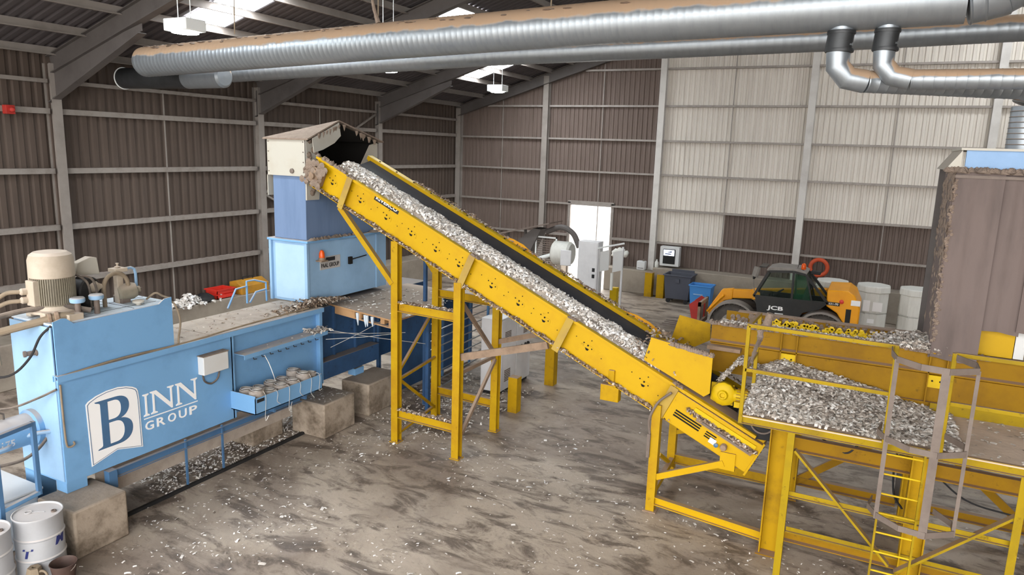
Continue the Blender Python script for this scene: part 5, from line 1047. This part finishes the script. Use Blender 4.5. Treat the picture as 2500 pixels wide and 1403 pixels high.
mi = obj('mirror', MB().lathe((-3.22, Y0-.1, 2.22), [(.07, 0), (.09, .02), (.09, .05), (.06, .08)], 16, axis=(1, .2, 0)), 'black', tl); obj('mirror_arm', MB().tube([(-3.2, Y0-.1, 2.2), (-3.18, Y0-.06, 1.95), (-3.15, Y0+.03, 1.75)], .014, 6).lathe((-3.12, Y0-.12, 2.42), [(.09, -.2), (.1, 0), (.09, .1)], 10, axis=(.2, .1, 1)), 'fender', mi)
tail = [(-1.12, 2.0), (-.55, 2.03), (-.36, 1.9), (-.28, 1.72), (-.2, 1.55), (-.2, .72), (-.5, .72), (-.62, 1.1), (-.8, 1.35), (-1.1, 1.52)]
ew = obj('counterweight', MB().prism(side(tail, Y0+.1), (0, 1.75, 0)), OY, tl, bev=.03)
obj('model_stripe', MB().box(-1.06, -.74, Y0+.092, Y0+.1, 1.56, 1.66), 'blackgloss', ew); obj('model_text', text_mb('531-70', lambda x, y, z: (-1.04+x, Y0+.09-z, 1.58+y), .26, .06, .002, .02), 'paperwhite', ew, smooth=0)
obj('tail_lamp', MB().box(-.45, -.2, Y0+.085, Y0+.1, 1.62, 1.78), 'paperwhite', ew, bev=.01); obj('side_grille', MB().box(-.56, -.42, Y0+.088, Y0+.1, 1.05, 1.5), 'blackgloss', ew, bev=.01); obj('tow_eye', MB().lathe((-.7, Y0+.1, 1.7), [(.06, 0), (.06, .02), (.03, .03)], 16, axis=(0, -1, 0)), 'redplastic', ew)
bm_ = obj('boom', MB().bar((-.6, 23.75, 1.78), (-3.35, 23.75, 1.45), .3, .34), OY, tl, bev=.02)
obj('boom_inner', MB().bar((-3.3, 23.75, 1.45), (-4.15, 23.75, 1.38), .24, .28), OY, bm_, bev=.015)
obj('boom_nose', MB().prism(side([(-3.95, 1.56), (-4.3, 1.5), (-4.72, .78), (-4.62, .58), (-4.42, .62), (-4.2, 1.15), (-3.95, 1.22)], 23.6), (0, .3, 0)), OY, bm_, bev=.02)
obj('lift_ram', MB().cyl((-1.9, 23.75, 1.0), (-3.2, 23.75, 1.3), .06, 14), 'greysteel', bm_)
obj('tilt_ram', MB().cyl((-4.2, 23.5, 1.35), (-4.7, 23.5, .75), .04, 12), OY, bm_)
cr = obj('fork_carriage', MB().box(-4.92, -4.84, 23.1, 24.35, .28, .42).box(-4.92, -4.84, 23.1, 24.35, .95, 1.08).box(-4.92, -4.84, 23.1, 23.2, .28, 1.08).box(-4.92, -4.84, 24.25, 24.35, .28, 1.08), 'dirtysteel', tl)
for y in (23.25, 24.1): obj('red_plate', MB().prism([(-5.1, y, .35), (-4.9, y, .35), (-4.9, y, 1.05), (-5.05, y, 1.12), (-5.25, y, .95)], (0, .06, 0)), 'red', cr)
for y in (23.35, 23.6, 23.9, 24.15): obj('fork_tine', MB().prism([(-4.92, y, .1), (-6.2, y, .1), (-6.2, y, .12), (-5.0, y, .16), (-5.0, y, .9), (-4.92, y, .9)], (0, .1, 0)), 'greysteel', cr)
obj('engine_cover', MB().box(-3.0, -1.3, 23.95, 24.5, .85, 1.42), 'orangebody', tl, bev=.05)

# ------------------------------------------------------------------ bins, bulk bins and wall fittings
def bin_(nm, x0, x1, y0, y1, z0, z1, m, lab, lip):
    t = thing(nm, ((x0+x1)/2, (y0+y1)/2, 0), lab, 'bin'); k = .86; cx, cy = (x0+x1)/2, (y0+y1)/2
    def ring(f, z): return [(cx+(x0-cx)*f, cy+(y0-cy)*f, z), (cx+(x1-cx)*f, cy+(y0-cy)*f, z), (cx+(x1-cx)*f, cy+(y1-cy)*f, z), (cx+(x0-cx)*f, cy+(y1-cy)*f, z)]
    vs = ring(k, z0)+ring(1, z1)+ring(.94, z1)+ring(.8, z0+.04)
    fsx = [(3, 2, 1, 0)]+[(i, (i+1) % 4, (i+1) % 4+4, i+4) for i in range(4)]+[(i+4, (i+1) % 4+4, (i+1) % 4+8, i+8) for i in range(4)]+[(i+8, (i+1) % 4+8, (i+1) % 4+12, i+12) for i in range(4)]+[(12, 13, 14, 15)]
    obj('tub', MB().add(vs, fsx), m, t, bev=.02, smooth=0)
    rm = MB(); P = ring(1.03, z1)
    for a, b in zip(P, P[1:]+P[:1]): rm.bar(a, b, lip, .05)
    obj('rim', rm, m, t, bev=.01)
    for x in (x0+.18, x1-.18):
        for y in (y0+.15, y1-.15): obj('castor', MB().cyl((x, y-.02, .09), (x, y+.02, .09), .09, 14).box(x-.02, x+.02, y-.03, y+.03, .09, z0+.02), 'black', t)
    return t
b1 = bin_('wheeled_bin', -7.28, -6.22, 27.55, 28.4, .18, 1.12, 'binblack', 'large charcoal wheeled bin with open top against the concrete wall', .06)
obj('hinged_lid', MB().box(-7.2, -6.3, 28.42, 28.47, .9, 1.24), 'binblack', b1); obj('lift_lug', MB().box(-6.8, -6.66, 27.5, 27.56, .85, 1.0), 'binblack', b1)
b2 = bin_('wheeled_bin', -6.12, -5.3, 26.95, 27.6, .15, .92, 'binblue', 'smaller blue wheeled bin between charcoal bin and telehandler', .05)
obj('grip_bar', MB().box(-5.95, -5.6, 26.93, 26.96, .58, .61), 'bluelight', b2)
def octabin(x, y, lab, papers):
    t = thing('bulk_bin', (x, y, 0), lab, 'bulk bin', 'white octagonal bulk bins'); r = .5
    obj('sleeve', MB().lathe((x, y, .0), [(r*.96, 0), (r, .03), (r, .92), (r*.985, .93), (r*.985, .95), (r, .96), (r, 1.62)], 8, ph=.39), 'sack', t, smooth=20, bev=.05)
    obj('lid', MB().lathe((x, y, 1.6), [(r*1.06, 0), (r*1.07, .02), (r*1.05, .2), (r*.97, .22), (0, .2)], 8, ph=.39), 'sack', t, smooth=20, bev=.03)
    for dx, z, w, h in papers: obj('paper_label', MB().box(x+dx-w/2, x+dx+w/2, y-.485, y-.475, z, z+h), 'paperwhite', t)
octabin(-1.15, 26.0, 'white bulk bin mostly hidden behind the telehandler, under the orange hose', [])
octabin(.1, 25.9, 'white bulk bin with two paper labels right of the telehandler', [(-.15, 1.0, .2, .36), (.17, 1.02, .28, .3), (.02, .62, .2, .14)])
octabin(1.35, 26.0, 'white bulk bin at the end of the row, partly behind the curtained box', [])
t = thing('hose_loop', (-1.82, 29.15, 1.2), 'orange ribbed hose looped in an arch against the back wall', 'hose')
obj('hose_body', MB().torus((-1.82, 29.15, 1.75), .3, .075, (0, 1, 0), 40, 10, -math.pi*.05 if False else 0, 2*math.pi), 'orangehose', t)
obj('wall_hook', MB().box(-1.86, -1.78, 29.15, 29.4, 1.98, 2.02), 'greysteel', t)
t = thing('terminal_cabinet', (-7.5, 29.1, 1.24), 'white wall cabinet with a lit screen above the charcoal bin', 'cabinet')
obj('casing', MB().box(-7.9, -7.1, 28.98, 29.3, 1.24, 2.05), 'white', t, bev=.02); obj('window_panel', MB().box(-7.76, -7.26, 28.965, 28.98, 1.34, 1.95), 'blackgloss', t)
sc_ = obj('screen', MB().box(-7.74, -7.3, 28.96, 28.965, 1.68, 1.92), 'screen', t); obj('screen_bar', MB().box(-7.68, -7.42, 28.957, 28.96, 1.73, 1.77), 'screenblue', sc_); obj('screen_graph', MB().prism([(-7.66, 28.957, 1.8), (-7.4, 28.957, 1.82), (-7.4, 28.957, 1.88)], (0, .003, 0)), 'screenblue', sc_)
t = thing('canister', (-8.64, 28.95, .98), 'white plastic canister on the concrete ledge left of a column', 'canister')
obj('body', MB().box(-8.82, -8.46, 28.82, 29.1, .98, 1.36), 'white', t, bev=.03); obj('cap', MB().lathe((-8.56, 28.95, 1.36), [(.05, 0), (.05, .05), (.02, .06), (.02, .1)], 12), 'greysteel', t); obj('label', MB().box(-8.76, -8.52, 28.815, 28.82, 1.06, 1.08), 'black', t)
mb = MB(); rr = random.Random(3)
mb.tube(smoothpath([(-9.75, 28.95, .98), (-9.72, 28.9, 1.3), (-9.8, 28.92, 1.6), (-9.55, 28.88, 1.68), (-9.25, 28.9, 1.55)]), [rr.uniform(.1, .19) for _ in range(25)], 9)
tag(obj('plastic_film', mb, 'sack', smooth=70), 'crumpled white plastic film bent over on the concrete ledge', 'plastic')
# small bag and tap by the column
t = tag(obj('plastic_bottle', MB().lathe((-8.0, 28.95, 1.16), [(.07, 0), (.08, .02), (.08, .2), (.03, .27), (.03, .32), (0, .33)], 14), 'sack'), 'small white bottle on the ledge beside the wall terminal', 'bottle')

# bale wrapping machine in front of the bright doorway
wm = thing('wrapping_machine', (-9.3, 23.3, 0), 'tall pale grey wrapping machine with white drum, before the bright doorway', 'machine')
ma = obj('mast_cabinet', MB().box(-9.15, -8.42, 23.0, 23.5, 0, 2.75), 'offwhite', wm, bev=.015)
obj('mast_door', MB().box(-8.72, -8.45, 22.985, 23.0, .1, 2.7), 'offwhite', ma, bev=.005)
for z in (1.5, 1.72): obj('black_label', MB().box(-8.6, -8.5, 22.98, 22.985, z, z+.13), 'black', ma)
obj('film_drum', MB().lathe((-10.2, 23.3, 2.22), [(.36, 0), (.42, .05), (.42, .62), (.36, .7), (0, .72)], 30, axis=(1, 0, 0)), 'sack', wm)
obj('drum_casing', MB().box(-9.75, -9.35, 22.85, 22.9, 1.85, 2.4), 'offwhite', wm, bev=.02)
obj('swing_arm', MB().tube(smoothpath([(-10.6, 23.5, 2.9), (-10.0, 23.4, 3.12), (-9.5, 23.3, 2.95), (-9.2, 23.2, 2.5)]), .1, 10), 'framedark', wm)
obj('guide_roller', MB().cyl((-10.9, 23.2, 1.9), (-10.2, 23.2, 2.15), .07, 12), 'lampbody', wm)
gd = obj('mesh_guard', MB().box(-10.95, -10.9, 23.3, 23.35, 0, 2.75).box(-10.15, -10.1, 23.3, 23.35, 0, 2.75).box(-10.95, -10.1, 23.3, 23.35, 2.7, 2.75), 'lampbody', wm)
mb = MB()
for i in range(16): mb.box(-10.9, -10.15, 23.32, 23.33, 1.4+i*.08, 1.43+i*.08)
obj('mesh', mb, 'greysteel', gd)
obj('canopy', MB().prism([(-12.3, 23.0, 2.72), (-10.3, 23.0, 3.24), (-10.3, 23.0, 3.28), (-12.3, 23.0, 2.77)], (0, 1.2, 0)), 'greysteel', wm); obj('canopy_side', MB().prism([(-11.6, 23.2, 2.0), (-11.2, 23.2, 2.0), (-10.7, 23.2, 3.0), (-11.0, 23.2, 3.02), (-11.6, 23.2, 2.55)], (0, .6, 0)), 'framedark', wm)
obj('canopy_post', MB().bar((-12.2, 23.6, 0), (-12.2, 23.6, 2.74), .08, .08).bar((-11.5, 23.6, 0), (-11.5, 23.6, 2.9), .08, .08), 'framedark', wm)
t = thing('safety_screen', (-8, 23.4, 0), 'pair of white safety panels on a rail right of the wrapping machine', 'panel')
obj('top_rail', MB().bar((-8.45, 23.0, 2.55), (-7.7, 23.6, 2.72), .05, .05), 'lampbody', t)
for a, b in ((-8.38, -8.1), (-7.98, -7.68)): obj('panel', MB().prism([(a, 23.1+(a+8.4)*.5, 1.72), (b, 23.1+(b+8.4)*.5, 1.8), (b, 23.1+(b+8.4)*.5, 2.5), (a, 23.1+(a+8.4)*.5, 2.42)], (0, .02, 0)), 'white', t)
for x in (-8.42, -7.72): obj('post', MB().bar((x, 23.15+(x+8.4)*.6, 0), (x, 23.15+(x+8.4)*.6, 2.6), .06, .06), 'offwhite', t)
obj('roll', MB().cyl((-7.98, 23.3, 1.1), (-7.98, 23.3, 1.7), .05, 12), 'sack', t)

# ------------------------------------------------------------------ paper scraps on the floor
def blocked(x, y):
    return (-10.2 < x < -9.3 and (5.3 < y < 6.2 or 10.2 < y < 13))
mb = MB(); n = 0
while n < 2300:
    k = random.random()
    if k < .3: x, y = random.gauss(-8.3, 1.0), random.uniform(5.5, 14)
    elif k < .5: x, y = random.gauss(-6.5, 1.6), random.gauss(9.2, 1.8)
    elif k < .68: x, y = random.gauss(-2.2, 1.6), random.gauss(9.5, 1.6)
    elif k < .8: x, y = random.gauss(-7.5, 1.2), random.gauss(13, 1.0)
    else: x, y = random.uniform(-10, 4), random.uniform(3.5, 28)
    if blocked(x, y) or x < -12: continue
    if noise.noise((x*.5, y*.5, 5)) < random.uniform(-.35, .15): continue
    s = random.uniform(.35, 1.1)*(1 if random.random() < .93 else 1.9)
    mb.flake((x, y, .008), .05*s, random.uniform(.012, .03)*s, tilt=.3); n += 1
for i in range(1500):
    x, y = random.uniform(-11.2, -9.9), random.uniform(7.2, 11); mb.flake((x, y, .01+random.uniform(0, .05)), random.uniform(.03, .08), random.uniform(.012, .03), tilt=.6)
tag(obj('paper_scraps', mb, 'scrap', smooth=0, stuff=True), 'white paper scraps scattered over the whole dirty floor', 'paper')
